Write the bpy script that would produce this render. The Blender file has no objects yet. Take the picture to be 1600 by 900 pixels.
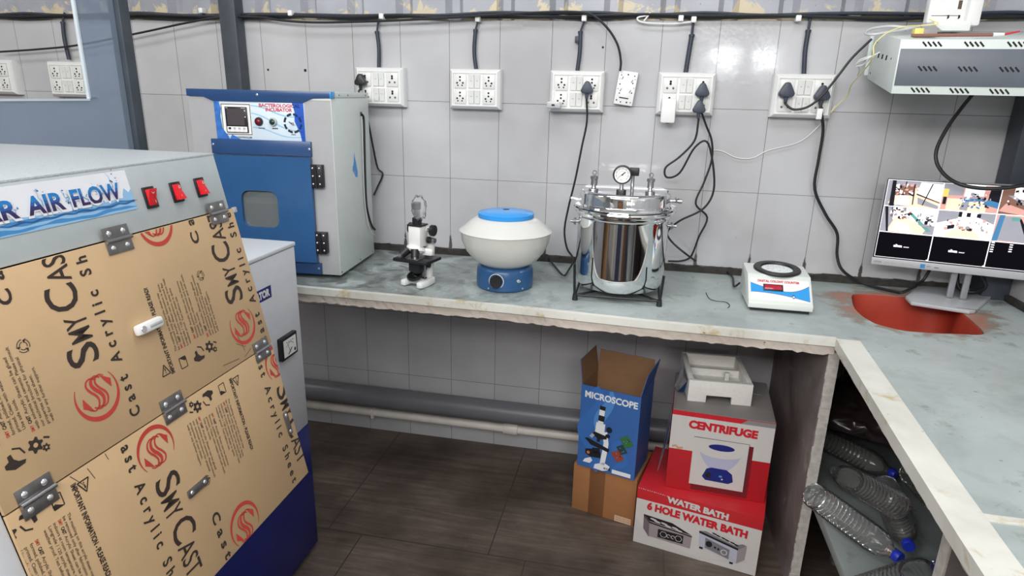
import bpy, bmesh, math, random
from mathutils import Vector, Matrix, Euler
from mathutils.geometry import tessellate_polygon
random.seed(7)
PI = math.pi
S = bpy.context.scene
COL = S.collection

# ------------------------------------------------------------------ camera, light, exposure
FPX = 998.2
CAM = Vector((1.5693, -2.5307, 1.5340))
CROT = Euler((1.27656, -0.02233, 0.20203), 'XYZ')
cd = bpy.data.cameras.new('camera'); cam = bpy.data.objects.new('camera', cd); COL.objects.link(cam)
cam.location = CAM; cam.rotation_euler = CROT
cd.sensor_width = 36.0; cd.lens = FPX * 36.0 / 1600.0; cd.clip_start = 0.02
S.camera = cam
w = bpy.data.worlds.new('world'); S.world = w; w.use_nodes = True
w.node_tree.nodes['Background'].inputs[0].default_value = (0.75, 0.82, 0.95, 1)
w.node_tree.nodes['Background'].inputs[1].default_value = 0.6
S.view_settings.view_transform = 'Standard'; S.view_settings.look = 'None'
S.view_settings.exposure = -0.12; S.view_settings.gamma = 1.0
S.view_settings.use_curve_mapping = False
S.cycles.transparent_max_bounces = 24

def area(name, loc, target, sx, sy, power, col=(1, 1, 1)):
    l = bpy.data.lights.new(name, 'AREA'); l.shape = 'RECTANGLE'; l.size = sx; l.size_y = sy
    l.energy = power; l.color = col
    o = bpy.data.objects.new(name, l); COL.objects.link(o); o.location = loc
    o.rotation_euler = (Vector(target) - Vector(loc)).to_track_quat('-Z', 'Y').to_euler()
    return o
area('tube_light_middle', (1.35, -1.35, 3.05), (1.35, -1.2, 0), 2.2, 0.5, 29, (0.96, 0.98, 1.0))
area('tube_light_rear', (1.0, -3.0, 2.6), (1.3, -0.3, 0.7), 2.4, 0.6, 30, (0.97, 0.985, 1.0))
area('fill_light_high', (0.9, -4.5, 2.75), (1.3, 0, 0.4), 3.6, 0.5, 100, (1.0, 0.98, 0.95))  # unseen fill added high behind the camera to brighten the wall under the worktop
area('fill_light_left', (-1.25, -1.6, 3.05), (-1.2, -0.6, 0), 1.0, 0.4, 16, (1.0, 0.99, 0.97))  # added fill for the dim wall left of the partition
area('daylight_window_narrow', (2.28, -4.55, 1.93), (2.0, 0, 1.7), 0.22, 0.18, 5, (0.95, 0.98, 1.0))
area('daylight_window_wide', (2.68, -4.55, 1.93), (2.1, 0, 1.7), 0.18, 0.18, 4, (0.95, 0.98, 1.0))

# ------------------------------------------------------------------ materials
def lin(c):
    out = []
    for v in c:
        v = v / 255.0
        out.append(v / 12.92 if v <= 0.04045 else ((v + 0.055) / 1.055) ** 2.4)
    return (out[0], out[1], out[2], 1.0)

MATS = {}
def mat(name, c, rough=0.5, metal=0.0, spec=0.5, var=0.06, scale=8.0, bump=0.0, emit=0.0, coat=0.0):
    if name in MATS: return MATS[name]
    m = bpy.data.materials.new(name); m.use_nodes = True
    nt = m.node_tree; b = nt.nodes['Principled BSDF']
    b.inputs['Roughness'].default_value = rough; b.inputs['Metallic'].default_value = metal
    b.inputs['Specular IOR Level'].default_value = spec
    b.inputs['Coat Weight'].default_value = coat
    L = lin(c)
    tc = nt.nodes.new('ShaderNodeTexCoord'); n = nt.nodes.new('ShaderNodeTexNoise')
    n.inputs['Scale'].default_value = scale; n.inputs['Detail'].default_value = 4
    nt.links.new(tc.outputs['Object'], n.inputs['Vector'])
    r = nt.nodes.new('ShaderNodeValToRGB')
    r.color_ramp.elements[0].position = 0.3; r.color_ramp.elements[1].position = 0.7
    r.color_ramp.elements[0].color = tuple(x * (1 - var) for x in L[:3]) + (1,)
    r.color_ramp.elements[1].color = tuple(min(1, x * (1 + var)) for x in L[:3]) + (1,)
    nt.links.new(n.outputs['Fac'], r.inputs['Fac']); nt.links.new(r.outputs['Color'], b.inputs['Base Color'])
    if bump:
        bp = nt.nodes.new('ShaderNodeBump'); bp.inputs['Strength'].default_value = bump; bp.inputs['Distance'].default_value = 0.004
        nt.links.new(n.outputs['Fac'], bp.inputs['Height']); nt.links.new(bp.outputs['Normal'], b.inputs['Normal'])
    if emit:
        nt.links.new(r.outputs['Color'], b.inputs['Emission Color']); b.inputs['Emission Strength'].default_value = emit
    MATS[name] = m
    return m

def ink(name, c, rough=0.55): return mat('ink_' + name, c, rough, var=0.02, scale=30)

def clear(name, tint, rough=0.05, opacity=0.12, gloss=0.25, diffuse=None):
    if name in MATS: return MATS[name]
    m = bpy.data.materials.new(name); m.use_nodes = True
    nt = m.node_tree; nt.nodes.remove(nt.nodes['Principled BSDF']); out = nt.nodes['Material Output']
    t = nt.nodes.new('ShaderNodeBsdfTransparent'); t.inputs[0].default_value = lin(tint)
    g = nt.nodes.new('ShaderNodeBsdfGlossy'); g.inputs['Roughness'].default_value = rough; g.inputs['Color'].default_value = (1, 1, 1, 1)
    d = nt.nodes.new('ShaderNodeBsdfDiffuse'); d.inputs[0].default_value = lin(diffuse or tint)
    f = nt.nodes.new('ShaderNodeLayerWeight'); f.inputs['Blend'].default_value = gloss
    m1 = nt.nodes.new('ShaderNodeMixShader'); m1.inputs[0].default_value = opacity
    nt.links.new(t.outputs[0], m1.inputs[1]); nt.links.new(d.outputs[0], m1.inputs[2])
    m2 = nt.nodes.new('ShaderNodeMixShader'); nt.links.new(f.outputs['Fresnel'], m2.inputs[0])
    nt.links.new(m1.outputs[0], m2.inputs[1]); nt.links.new(g.outputs[0], m2.inputs[2])
    nt.links.new(m2.outputs[0], out.inputs[0])
    MATS[name] = m
    return m

def ramp(nt, src, stops):
    r = nt.nodes.new('ShaderNodeValToRGB')
    while len(r.color_ramp.elements) < len(stops): r.color_ramp.elements.new(0.5)
    for e, (p, c) in zip(r.color_ramp.elements, stops):
        e.position = p; e.color = c if len(c) == 4 else tuple(c) + (1,)
    nt.links.new(src, r.inputs['Fac'])
    return r
def noise(nt, vec, scale, detail=5, rough=0.55, dist=0.0):
    n = nt.nodes.new('ShaderNodeTexNoise'); n.inputs['Scale'].default_value = scale
    n.inputs['Detail'].default_value = detail; n.inputs['Roughness'].default_value = rough; n.inputs['Distortion'].default_value = dist
    nt.links.new(vec, n.inputs['Vector']); return n.outputs['Fac']
def mixc(nt, fac, a, b, mode='MIX'):
    n = nt.nodes.new('ShaderNodeMix'); n.data_type = 'RGBA'; n.blend_type = mode
    for s, v in ((n.inputs['Factor'], fac), (n.inputs['A'], a), (n.inputs['B'], b)):
        if isinstance(v, (int, float)): s.default_value = v
        elif isinstance(v, tuple): s.default_value = v
        else: nt.links.new(v, s)
    return n.outputs['Result']
def new_mat(name):
    m = bpy.data.materials.new(name); m.use_nodes = True; MATS[name] = m
    return m, m.node_tree, m.node_tree.nodes['Principled BSDF']
def objvec(nt, mapping=None, rot=None, scale=None):
    tc = nt.nodes.new('ShaderNodeTexCoord'); v = tc.outputs['Object']
    if mapping == 'XZ' or mapping == 'YZ':
        sx = nt.nodes.new('ShaderNodeSeparateXYZ'); cx = nt.nodes.new('ShaderNodeCombineXYZ')
        nt.links.new(v, sx.inputs[0]); nt.links.new(sx.outputs['X' if mapping == 'XZ' else 'Y'], cx.inputs[0]); nt.links.new(sx.outputs['Z'], cx.inputs[1])
        v = cx.outputs[0]
    if rot or scale:
        mp = nt.nodes.new('ShaderNodeMapping')
        if rot: mp.inputs['Rotation'].default_value = rot
        if scale: mp.inputs['Scale'].default_value = scale
        nt.links.new(v, mp.inputs[0]); v = mp.outputs[0]
    return v

def tile_mat(name, plane):
    m, nt, b = new_mat(name)
    v = objvec(nt, plane)
    br = nt.nodes.new('ShaderNodeTexBrick'); nt.links.new(v, br.inputs['Vector'])
    br.offset = 0.0; br.squash = 1.0
    br.inputs['Scale'].default_value = 1.0; br.inputs['Brick Width'].default_value = 0.2; br.inputs['Row Height'].default_value = 0.3
    br.inputs['Mortar Size'].default_value = 0.0012; br.inputs['Mortar Smooth'].default_value = 0.2; br.inputs['Bias'].default_value = 0
    br.inputs['Color1'].default_value = lin((190, 191, 194)); br.inputs['Color2'].default_value = lin((195, 196, 199))
    br.inputs['Mortar'].default_value = lin((128, 122, 122))
    n1 = noise(nt, v, 2.2, 3); n2 = noise(nt, v, 26, 6)
    r1 = ramp(nt, n1, [(0.3, lin((228, 226, 226))), (0.75, lin((255, 255, 255)))])
    c = mixc(nt, 1.0, br.outputs['Color'], r1.outputs['Color'], 'MULTIPLY')
    sp = ramp(nt, n2, [(0.73, (0, 0, 0)), (0.78, (1, 1, 1))])
    c = mixc(nt, sp.outputs['Color'], c, lin((150, 146, 144)))
    if plane == 'XZ':   # black damp stains creeping up the joints just above the worktop
        b2 = nt.nodes.new('ShaderNodeTexBrick'); nt.links.new(v, b2.inputs['Vector']); b2.offset = 0.0
        b2.inputs['Scale'].default_value = 1.0; b2.inputs['Brick Width'].default_value = 0.2; b2.inputs['Row Height'].default_value = 0.3
        b2.inputs['Mortar Size'].default_value = 0.014; b2.inputs['Mortar Smooth'].default_value = 1.0
        sp = nt.nodes.new('ShaderNodeSeparateXYZ'); nt.links.new(v, sp.inputs[0])
        mr = nt.nodes.new('ShaderNodeMapRange'); nt.links.new(sp.outputs['Y'], mr.inputs['Value']); mr.inputs['From Min'].default_value = 0.905; mr.inputs['From Max'].default_value = 1.0; mr.inputs['To Min'].default_value = 1.0; mr.inputs['To Max'].default_value = 0.0
        lo = nt.nodes.new('ShaderNodeMath'); lo.operation = 'GREATER_THAN'; nt.links.new(sp.outputs['Y'], lo.inputs[0]); lo.inputs[1].default_value = 0.87
        a1 = nt.nodes.new('ShaderNodeMath'); a1.operation = 'MULTIPLY'; nt.links.new(b2.outputs['Fac'], a1.inputs[0]); nt.links.new(mr.outputs[0], a1.inputs[1])
        a2 = nt.nodes.new('ShaderNodeMath'); a2.operation = 'MULTIPLY'; nt.links.new(a1.outputs[0], a2.inputs[0]); nt.links.new(lo.outputs[0], a2.inputs[1])
        a3 = nt.nodes.new('ShaderNodeMath'); a3.operation = 'MULTIPLY'; nt.links.new(a2.outputs[0], a3.inputs[0]); nt.links.new(noise(nt, v, 38, 5, 0.7), a3.inputs[1])
        c = mixc(nt, ramp(nt, a3.outputs[0], [(0.17, (0, 0, 0)), (0.26, (0.9,) * 3)]).outputs['Color'], c, lin((58, 54, 50)))
    nt.links.new(c, b.inputs['Base Color'])
    rr = ramp(nt, noise(nt, v, 90, 2), [(0.4, (0.07,) * 3), (0.75, (0.18,) * 3)])
    nt.links.new(rr.outputs['Color'], b.inputs['Roughness'])
    bp = nt.nodes.new('ShaderNodeBump'); bp.inputs['Strength'].default_value = 0.25; bp.inputs['Distance'].default_value = 0.002
    inv = nt.nodes.new('ShaderNodeMath'); inv.operation = 'MULTIPLY_ADD'
    nt.links.new(br.outputs['Fac'], inv.inputs[0]); inv.inputs[1].default_value = -1.0
    nt.links.new(noise(nt, v, 9, 2), inv.inputs[2])
    nt.links.new(inv.outputs[0], bp.inputs['Height']); nt.links.new(bp.outputs['Normal'], b.inputs['Normal'])
    return m
TILE = tile_mat('white_glazed_wall_tile', 'XZ'); TILE_Y = tile_mat('white_glazed_side_tile', 'YZ')

def floor_mat():
    m, nt, b = new_mat('brown_wood_look_floor_tile')
    v = objvec(nt)
    g = objvec(nt, scale=(2.2, 26, 1))
    grain = noise(nt, g, 1.6, 6, 0.65, 0.6)
    c = ramp(nt, grain, [(0.25, lin((84, 74, 67))), (0.5, lin((104, 92, 84))), (0.78, lin((128, 115, 106)))]).outputs['Color']
    big = ramp(nt, noise(nt, v, 3.0, 4), [(0.35, lin((170, 165, 160))), (0.7, lin((255, 255, 255)))]).outputs['Color']
    c = mixc(nt, 1.0, c, big, 'MULTIPLY')
    mp = nt.nodes.new('ShaderNodeMapping'); mp.inputs['Location'].default_value = (-0.08, 0.72, 0)
    nt.links.new(v, mp.inputs[0])
    br = nt.nodes.new('ShaderNodeTexBrick'); nt.links.new(mp.outputs[0], br.inputs['Vector']); br.offset = 0.22; br.offset_frequency = 2
    br.inputs['Scale'].default_value = 1; br.inputs['Brick Width'].default_value = 0.6; br.inputs['Row Height'].default_value = 1.2
    br.inputs['Mortar Size'].default_value = 0.0025
    c = mixc(nt, br.outputs['Fac'], c, lin((62, 54, 50)))
    dust = ramp(nt, noise(nt, v, 7, 8, 0.7), [(0.62, (0, 0, 0)), (0.8, (0.3,) * 3)]).outputs['Color']
    c = mixc(nt, dust, c, lin((150, 140, 130)))
    nt.links.new(c, b.inputs['Base Color'])
    rr = ramp(nt, grain, [(0.2, (0.35,) * 3), (0.8, (0.55,) * 3)]); nt.links.new(rr.outputs['Color'], b.inputs['Roughness'])
    return m
FLOOR = floor_mat()

def stone_mat(name, base, dark, stain, rough=0.3, th=0.60):
    m, nt, b = new_mat(name)
    v = objvec(nt)
    c = ramp(nt, noise(nt, v, 2.6, 6, 0.6, 0.8), [(0.3, lin(dark)), (0.55, lin(base)), (0.8, lin(tuple(min(255, x + 12) for x in base)))]).outputs['Color']
    s1 = ramp(nt, noise(nt, v, 9, 7, 0.68, 0.4), [(th, (0, 0, 0)), (th + 0.10, (0.75,) * 3)]).outputs['Color']
    c = mixc(nt, s1, c, lin(stain))
    s2 = ramp(nt, noise(nt, v, 45, 3, 0.5), [(0.71, (0, 0, 0)), (0.76, (0.8,) * 3)]).outputs['Color']
    c = mixc(nt, s2, c, lin(tuple(int(x * 0.6) for x in stain)))
    nt.links.new(c, b.inputs['Base Color'])
    rr = ramp(nt, noise(nt, v, 6, 4), [(0.35, (rough,) * 3), (0.7, (min(1, rough + 0.25),) * 3)]); nt.links.new(rr.outputs['Color'], b.inputs['Roughness'])
    bp = nt.nodes.new('ShaderNodeBump'); bp.inputs['Strength'].default_value = 0.12; bp.inputs['Distance'].default_value = 0.002
    nt.links.new(noise(nt, v, 40, 4), bp.inputs['Height']); nt.links.new(bp.outputs['Normal'], b.inputs['Normal'])
    return m
def counter_mat():
    m = stone_mat('pale_green_grey_stone', (170, 180, 179), (146, 156, 154), (112, 114, 106), 0.28)
    nt = m.node_tree; b = nt.nodes['Principled BSDF']; v = objvec(nt)
    c = b.inputs['Base Color'].links[0].from_socket
    n1 = noise(nt, v, 5.0, 8, 0.66, 1.0); d1 = ramp(nt, n1, [(0.42, (0, 0, 0)), (0.50, (0.55,) * 3), (0.66, (0.95,) * 3)]).outputs['Color']
    sp = nt.nodes.new('ShaderNodeSeparateXYZ'); nt.links.new(v, sp.inputs[0])
    lf = nt.nodes.new('ShaderNodeMapRange'); nt.links.new(sp.outputs['X'], lf.inputs['Value']); lf.inputs['From Min'].default_value = 0.3; lf.inputs['From Max'].default_value = -0.8; lf.inputs['To Min'].default_value = 0.12; lf.inputs['To Max'].default_value = 1.0
    c = mixc(nt, mixc(nt, 1.0, d1, lf.outputs[0], 'MULTIPLY'), c, lin((100, 105, 102)))
    d2 = ramp(nt, noise(nt, v, 13, 6, 0.6, 0.6), [(0.54, (0, 0, 0)), (0.62, (0.8,) * 3)]).outputs['Color']
    c = mixc(nt, mixc(nt, 1.0, d2, lf.outputs[0], 'MULTIPLY'), c, lin((84, 90, 87)))
    c = mixc(nt, ramp(nt, noise(nt, v, 30, 4, 0.6), [(0.66, (0, 0, 0)), (0.72, (0.7,) * 3)]).outputs['Color'], c, lin((92, 94, 90)))
    # brownish wear around the sink
    vd = nt.nodes.new('ShaderNodeVectorMath'); vd.operation = 'DISTANCE'; nt.links.new(v, vd.inputs[0]); vd.inputs[1].default_value = (1.07, 0.0, 0.0)
    fr = nt.nodes.new('ShaderNodeMapRange'); nt.links.new(vd.outputs['Value'], fr.inputs['Value']); fr.inputs['From Min'].default_value = 0.20; fr.inputs['From Max'].default_value = 0.34; fr.inputs['To Min'].default_value = 0.30; fr.inputs['To Max'].default_value = -0.1
    ad = nt.nodes.new('ShaderNodeMath'); ad.operation = 'ADD'; nt.links.new(noise(nt, v, 12, 6, 0.65, 0.8), ad.inputs[0]); nt.links.new(fr.outputs[0], ad.inputs[1])
    c = mixc(nt, ramp(nt, ad.outputs[0], [(0.58, (0, 0, 0)), (0.72, (0.85,) * 3)]).outputs['Color'], c, lin((134, 122, 108)))
    c = mixc(nt, ramp(nt, ad.outputs[0], [(0.74, (0, 0, 0)), (0.86, (0.7,) * 3)]).outputs['Color'], c, lin((176, 112, 94)))
    nt.links.new(c, b.inputs['Base Color'])
    return m
COUNTER = counter_mat()
SHELF_STONE = stone_mat('plain_shelf_stone', (138, 146, 144), (112, 120, 118), (112, 114, 106), 0.28)
CEMENT = stone_mat('rough_grey_cement', (196, 186, 176), (174, 162, 152), (146, 134, 122), 0.85)
SLAB = stone_mat('grey_stone_slab', (128, 120, 118), (96, 88, 86), (160, 152, 146), 0.5)
MARBLE = stone_mat('white_marble_edging', (214, 214, 206), (190, 188, 178), (178, 152, 92), 0.35, 0.55)
BARE = mat('white_edge_of_slab', (190, 184, 178), 0.8, var=0.15, scale=60, bump=0.3)

def corr_mat():
    m, nt, b = new_mat('painted_corrugated_sheet')
    v = objvec(nt)
    c = ramp(nt, noise(nt, v, 3, 4), [(0.3, lin((138, 140, 148))), (0.7, lin((168, 171, 180)))]).outputs['Color']
    sep = nt.nodes.new('ShaderNodeSeparateXYZ'); nt.links.new(v, sep.inputs[0])
    mr = nt.nodes.new('ShaderNodeMapRange'); nt.links.new(sep.outputs['Z'], mr.inputs['Value'])
    mr.inputs['From Min'].default_value = 1.80; mr.inputs['From Max'].default_value = 1.92; mr.inputs['To Min'].default_value = 0.22; mr.inputs['To Max'].default_value = -0.12
    ad = nt.nodes.new('ShaderNodeMath'); ad.operation = 'ADD'; nt.links.new(noise(nt, v, 11, 5, 0.6, 0.7), ad.inputs[0]); nt.links.new(mr.outputs[0], ad.inputs[1])
    pl = ramp(nt, ad.outputs[0], [(0.62, (0, 0, 0)), (0.66, (1, 1, 1))]).outputs['Color']
    c = mixc(nt, pl, c, lin((196, 184, 156)))
    dk = ramp(nt, noise(nt, v, 24, 5, 0.6), [(0.66, (0, 0, 0)), (0.72, (0.9,) * 3)]).outputs['Color']
    c = mixc(nt, dk, c, lin((86, 80, 74)))
    nt.links.new(c, b.inputs['Base Color']); b.inputs['Roughness'].default_value = 0.45
    return m
CORR = corr_mat()

STEEL_POST = mat('dark_blue_grey_steel_paint', (62, 68, 76), 0.45, var=0.12, scale=20)
PLASTER = mat('off_white_plaster', (196, 194, 190), 0.8)
LAFGREY = mat('light_grey_powder_coat', (176, 184, 186), 0.34, var=0.03, scale=40)
LAFTOP = mat('grey_hammered_metal_top', (192, 198, 200), 0.32, metal=0.35, var=0.08, scale=260, bump=0.35)
KRAFT = mat('brown_kraft_masking_paper', (190, 160, 122), 0.6, var=0.07, scale=5)
KRAFTEDGE = mat('clear_acrylic_edge', (226, 210, 186), 0.2)
WHITE_PLASTIC = mat('white_plastic', (226, 227, 226), 0.3, var=0.02)
IVORY_PLASTIC = mat('ivory_switch_plastic', (216, 217, 214), 0.35, var=0.02)
WHITE_PAINT = mat('white_powder_coat', (214, 217, 222), 0.35, var=0.02, scale=30)
PALE_PAINT = mat('pale_grey_green_paint', (205, 213, 210), 0.35, var=0.02, scale=30)
FRONT_GREY = mat('grey_front_paint', (166, 166, 168), 0.4, var=0.03, scale=30)
NAVY = mat('navy_blue_paint', (27, 38, 116), 0.3, var=0.05, scale=20)
BLUE = mat('blue_enamel', (42, 84, 130), 0.28, var=0.05, scale=18)
BLUE_D = mat('dark_blue_enamel', (44, 74, 118), 0.3, var=0.05, scale=18)
SKY_BLUE = mat('bright_blue_lid', (52, 148, 224), 0.25, var=0.03)
FILM = mat('crinkled_blue_film', (62, 116, 190), 0.15, var=0.25, scale=60, bump=0.6)
FILM_L = mat('pale_blue_film', (96, 142, 212), 0.15, var=0.15, scale=40, bump=0.4)
BLACK = mat('black_plastic', (26, 26, 29), 0.4, var=0.08)
RUBBER = mat('black_rubber_cord', (24, 25, 28), 0.5, var=0.1)
CORD_GREY = mat('dark_grey_conduit', (46, 52, 66), 0.5, var=0.12, scale=30)
SLATE = mat('slate_plug_plastic', (58, 64, 78), 0.45, var=0.06)
CHROME = mat('polished_stainless', (232, 233, 235), 0.05, metal=1.0, var=0.02)
STEEL = mat('brushed_steel', (170, 170, 172), 0.3, metal=1.0, var=0.08, scale=60)
DSTEEL = mat('dark_steel', (136, 134, 133), 0.35, metal=0.8, var=0.15, scale=60)
SCREW = mat('bright_screw_head', (222, 222, 224), 0.25, metal=0.8)
RED_SW = mat('red_rocker', (214, 30, 40), 0.2, var=0.05)
HOLE = mat('dark_hole', (24, 22, 24), 0.8)
CREAM_BOWL = mat('cream_enamel_bowl', (210, 210, 205), 0.16, var=0.02, coat=0.4)
SINK_RED = mat('red_oxide_basin', (164, 56, 38), 0.55, var=0.14, scale=7)
PVC_GREY = mat('grey_pvc_pipe', (112, 112, 118), 0.38, var=0.06, scale=10)
PVC_WHITE = mat('white_pvc_pipe', (222, 216, 208), 0.45, var=0.1, scale=14)
MORTAR = mat('blackened_mortar', (52, 50, 47), 0.9, var=0.4, scale=40, bump=0.6)
CARD = mat('brown_cardboard', (158, 108, 66), 0.8, var=0.06, scale=12)
CARD_IN = mat('cardboard_inside', (138, 104, 74), 0.85, var=0.06, scale=12)
FOAM = mat('white_styrofoam', (226, 224, 220), 0.7, var=0.04, scale=90, bump=0.2)
SILVER = mat('silver_plastic', (176, 178, 182), 0.35, var=0.03)
GREY_PANEL = mat('slate_grey_panel', (92, 98, 108), 0.4, var=0.05, scale=20)
PAPER = mat('white_paper', (232, 232, 230), 0.6, var=0.03)
TAPE = mat('clear_brown_tape', (120, 80, 50), 0.3, var=0.05)
PET = clear('clear_pet_plastic', (244, 246, 247), 0.06, 0.10, 0.26, (196, 192, 186))
POLY = clear('clear_polythene', (248, 249, 250), 0.16, 0.14, 0.14, (236, 238, 240))
GLASS_BLUE = clear('partition_glass_bluish_reflection', (208, 216, 226), 0.06, 0.34, 0.10, (168, 182, 198))
GLASS_REFLECT = clear('window_glass_grey_reflection', (190, 198, 200), 0.04, 0.38, 0.3, (150, 156, 156))  # grey layer imitates the room reflected in the pane
DARK_POLY = clear('dark_plastic_bag_film', (90, 80, 80), 0.2, 0.75, 0.3, (58, 48, 48))
CAP_BLUE = mat('blue_bottle_cap', (34, 54, 190), 0.35)

# ------------------------------------------------------------------ mesh builder
FRAME = {}
class MB:
    def __init__(s): s.bm = bmesh.new(); s.mats = []; s.smooth = 40
    def mi(s, m):
        if m not in s.mats: s.mats.append(m)
        return s.mats.index(m)
    def take(s, tmp, m, M=None):
        i = s.mi(m)
        if M is not None: bmesh.ops.transform(tmp, matrix=M, verts=tmp.verts)
        mp = {}
        for v in tmp.verts: mp[v] = s.bm.verts.new(v.co)
        for f in tmp.faces:
            try: nf = s.bm.faces.new([mp[v] for v in f.verts]); nf.material_index = i
            except ValueError: pass
        tmp.free(); return s
    def box(s, x0, x1, y0, y1, z0, z1, m, bev=0.0, M=None, seg=2):
        t = bmesh.new(); bmesh.ops.create_cube(t, size=1.0)
        for v in t.verts:
            v.co = Vector(((x0 + x1) / 2 + v.co.x * (x1 - x0), (y0 + y1) / 2 + v.co.y * (y1 - y0), (z0 + z1) / 2 + v.co.z * (z1 - z0)))
        if bev: bmesh.ops.bevel(t, geom=list(t.edges), offset=bev, segments=seg, profile=0.5, affect='EDGES')
        return s.take(t, m, M)
    def lathe(s, prof, m, M=None, seg=48, a0=0.0, a1=2 * PI):
        t = bmesh.new(); full = abs(a1 - a0 - 2 * PI) < 1e-6
        n = seg if full else seg + 1
        rings = []
        for r, z in prof:
            if r < 1e-6: rings.append([t.verts.new((0, 0, z))])
            else: rings.append([t.verts.new((r * math.cos(a0 + (a1 - a0) * k / seg), r * math.sin(a0 + (a1 - a0) * k / seg), z)) for k in range(n)])
        for A, B in zip(rings, rings[1:]):
            for k in range(seg):
                k2 = (k + 1) % n
                if len(A) == 1 and len(B) == 1: continue
                if len(A) == 1: t.faces.new((A[0], B[k2], B[k]))
                elif len(B) == 1: t.faces.new((A[k], A[k2], B[0]))
                else: t.faces.new((A[k], A[k2], B[k2], B[k]))
        bmesh.ops.recalc_face_normals(t, faces=t.faces)
        return s.take(t, m, M)
    def cyl(s, p0, p1, r, m, r1=None, seg=20):
        p0 = Vector(p0); p1 = Vector(p1); d = p1 - p0; L = d.length
        M = Matrix.Translation(p0) @ d.to_track_quat('Z', 'Y').to_matrix().to_4x4()
        r1 = r if r1 is None else r1
        return s.lathe([(0, 0), (r, 0), (r1, L), (0, L)], m, M, seg)
    def tube(s, pts, r, m, seg=8, sub=6, closed=False):
        P = [Vector(p) for p in pts]; C = []
        n = len(P)
        rng = range(n) if closed else range(n - 1)
        for i in rng:
            a = P[i - 1] if (i > 0 or closed) else P[0] * 2 - P[1]; b = P[i]; c = P[(i + 1) % n]
            d = P[(i + 2) % n] if (i + 2 < n or closed) else P[-1] * 2 - P[-2]
            for k in range(sub):
                u = k / sub
                C.append(0.5 * ((2 * b) + (c - a) * u + (2 * a - 5 * b + 4 * c - d) * u * u + (3 * b - a - 3 * c + d) * u ** 3))
        if not closed: C.append(P[-1])
        t = bmesh.new(); rings = []; N = len(C); up = Vector((0.31, 0.17, 0.93))
        for i, p in enumerate(C):
            tg = (C[(i + 1) % N] - C[i - 1]) if (closed or 0 < i < N - 1) else (C[1] - C[0] if i == 0 else C[-1] - C[-2])
            if tg.length < 1e-9: tg = Vector((0, 0, 1))
            tg.normalize()
            if i == 0: nx = tg.orthogonal().normalized()
            else: nx = (nx - tg * nx.dot(tg)); nx = nx.normalized() if nx.length > 1e-6 else tg.orthogonal().normalized()
            ny = tg.cross(nx)
            rr = r(i / (N - 1)) if callable(r) else r
            rings.append([t.verts.new(p + (nx * math.cos(2 * PI * k / seg) + ny * math.sin(2 * PI * k / seg)) * rr) for k in range(seg)])
        for i in range(N if closed else N - 1):
            A = rings[i]; B = rings[(i + 1) % N]
            for k in range(seg): t.faces.new((A[k], A[(k + 1) % seg], B[(k + 1) % seg], B[k]))
        if not closed: t.faces.new(rings[0][::-1]); t.faces.new(rings[-1])
        return s.take(t, m)
    def prism(s, poly, h0, h1, m, M=None, bev=0.0):
        """polygon in the local xy plane, extruded from z=h0 to z=h1"""
        t = bmesh.new()
        a = [t.verts.new((x, y, h0)) for x, y in poly]; b = [t.verts.new((x, y, h1)) for x, y in poly]
        n = len(poly)
        t.faces.new(a[::-1]); t.faces.new(b)
        for k in range(n): t.faces.new((a[k], a[(k + 1) % n], b[(k + 1) % n], b[k]))
        bmesh.ops.recalc_face_normals(t, faces=t.faces)
        if bev: bmesh.ops.bevel(t, geom=list(t.edges), offset=bev, segments=2, profile=0.5, affect='EDGES')
        return s.take(t, m, M)
    def quad(s, pts, m):
        t = bmesh.new(); t.faces.new([t.verts.new(p) for p in pts]); return s.take(t, m)
    def solid_sheet(s, pts, th, m):
        """a planar polygon in 3-D given real thickness along its normal"""
        P = [Vector(p) for p in pts]; n = (P[1] - P[0]).cross(P[2] - P[0]).normalized() * th
        t = bmesh.new(); a = [t.verts.new(p) for p in P]; b = [t.verts.new(p + n) for p in P]; k = len(P)
        t.faces.new(a[::-1]); t.faces.new(b)
        for i in range(k): t.faces.new((a[i], a[(i + 1) % k], b[(i + 1) % k], b[i]))
        bmesh.ops.recalc_face_normals(t, faces=t.faces)
        return s.take(t, m)
    def build(s, name, parent=None, world=False, flat=False):
        me = bpy.data.meshes.new(name)
        if world and parent is not None:
            bmesh.ops.transform(s.bm, matrix=FRAME[parent.name].inverted(), verts=s.bm.verts)
        bmesh.ops.remove_doubles(s.bm, verts=s.bm.verts, dist=1e-6)
        s.bm.to_mesh(me); s.bm.free()
        for m in s.mats: me.materials.append(m)
        o = bpy.data.objects.new(name, me); COL.objects.link(o)
        if not flat and len(me.polygons):
            me.polygons.foreach_set('use_smooth', [True] * len(me.polygons)); me.set_sharp_from_angle(angle=math.radians(s.smooth))
        if parent is not None:
            o.parent = parent; FRAME[o.name] = FRAME[parent.name]
        else: FRAME[o.name] = Matrix.Identity(4)
        return o

def thing(name, label, cat, loc=(0, 0, 0), rz=0.0, group=None, rx=0.0):
    o = bpy.data.objects.new(name, None); COL.objects.link(o); o.empty_display_size = 0.05
    o.location = loc; o.rotation_euler = (rx, 0, rz)
    o['label'] = label; o['category'] = cat
    if group: o['group'] = group
    FRAME[o.name] = Matrix.Translation(Vector(loc)) @ Euler((rx, 0, rz)).to_matrix().to_4x4()
    return o
def tag(o, label, cat, group=None):
    o['label'] = label; o['category'] = cat
    if group: o['group'] = group
    return o
def struct(o): o['kind'] = 'structure'; return o
def copy_tree(o, parent=None):
    c = o.copy(); COL.objects.link(c)
    if parent is not None: c.parent = parent
    for ch in list(o.children): copy_tree(ch, c)
    return c

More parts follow.
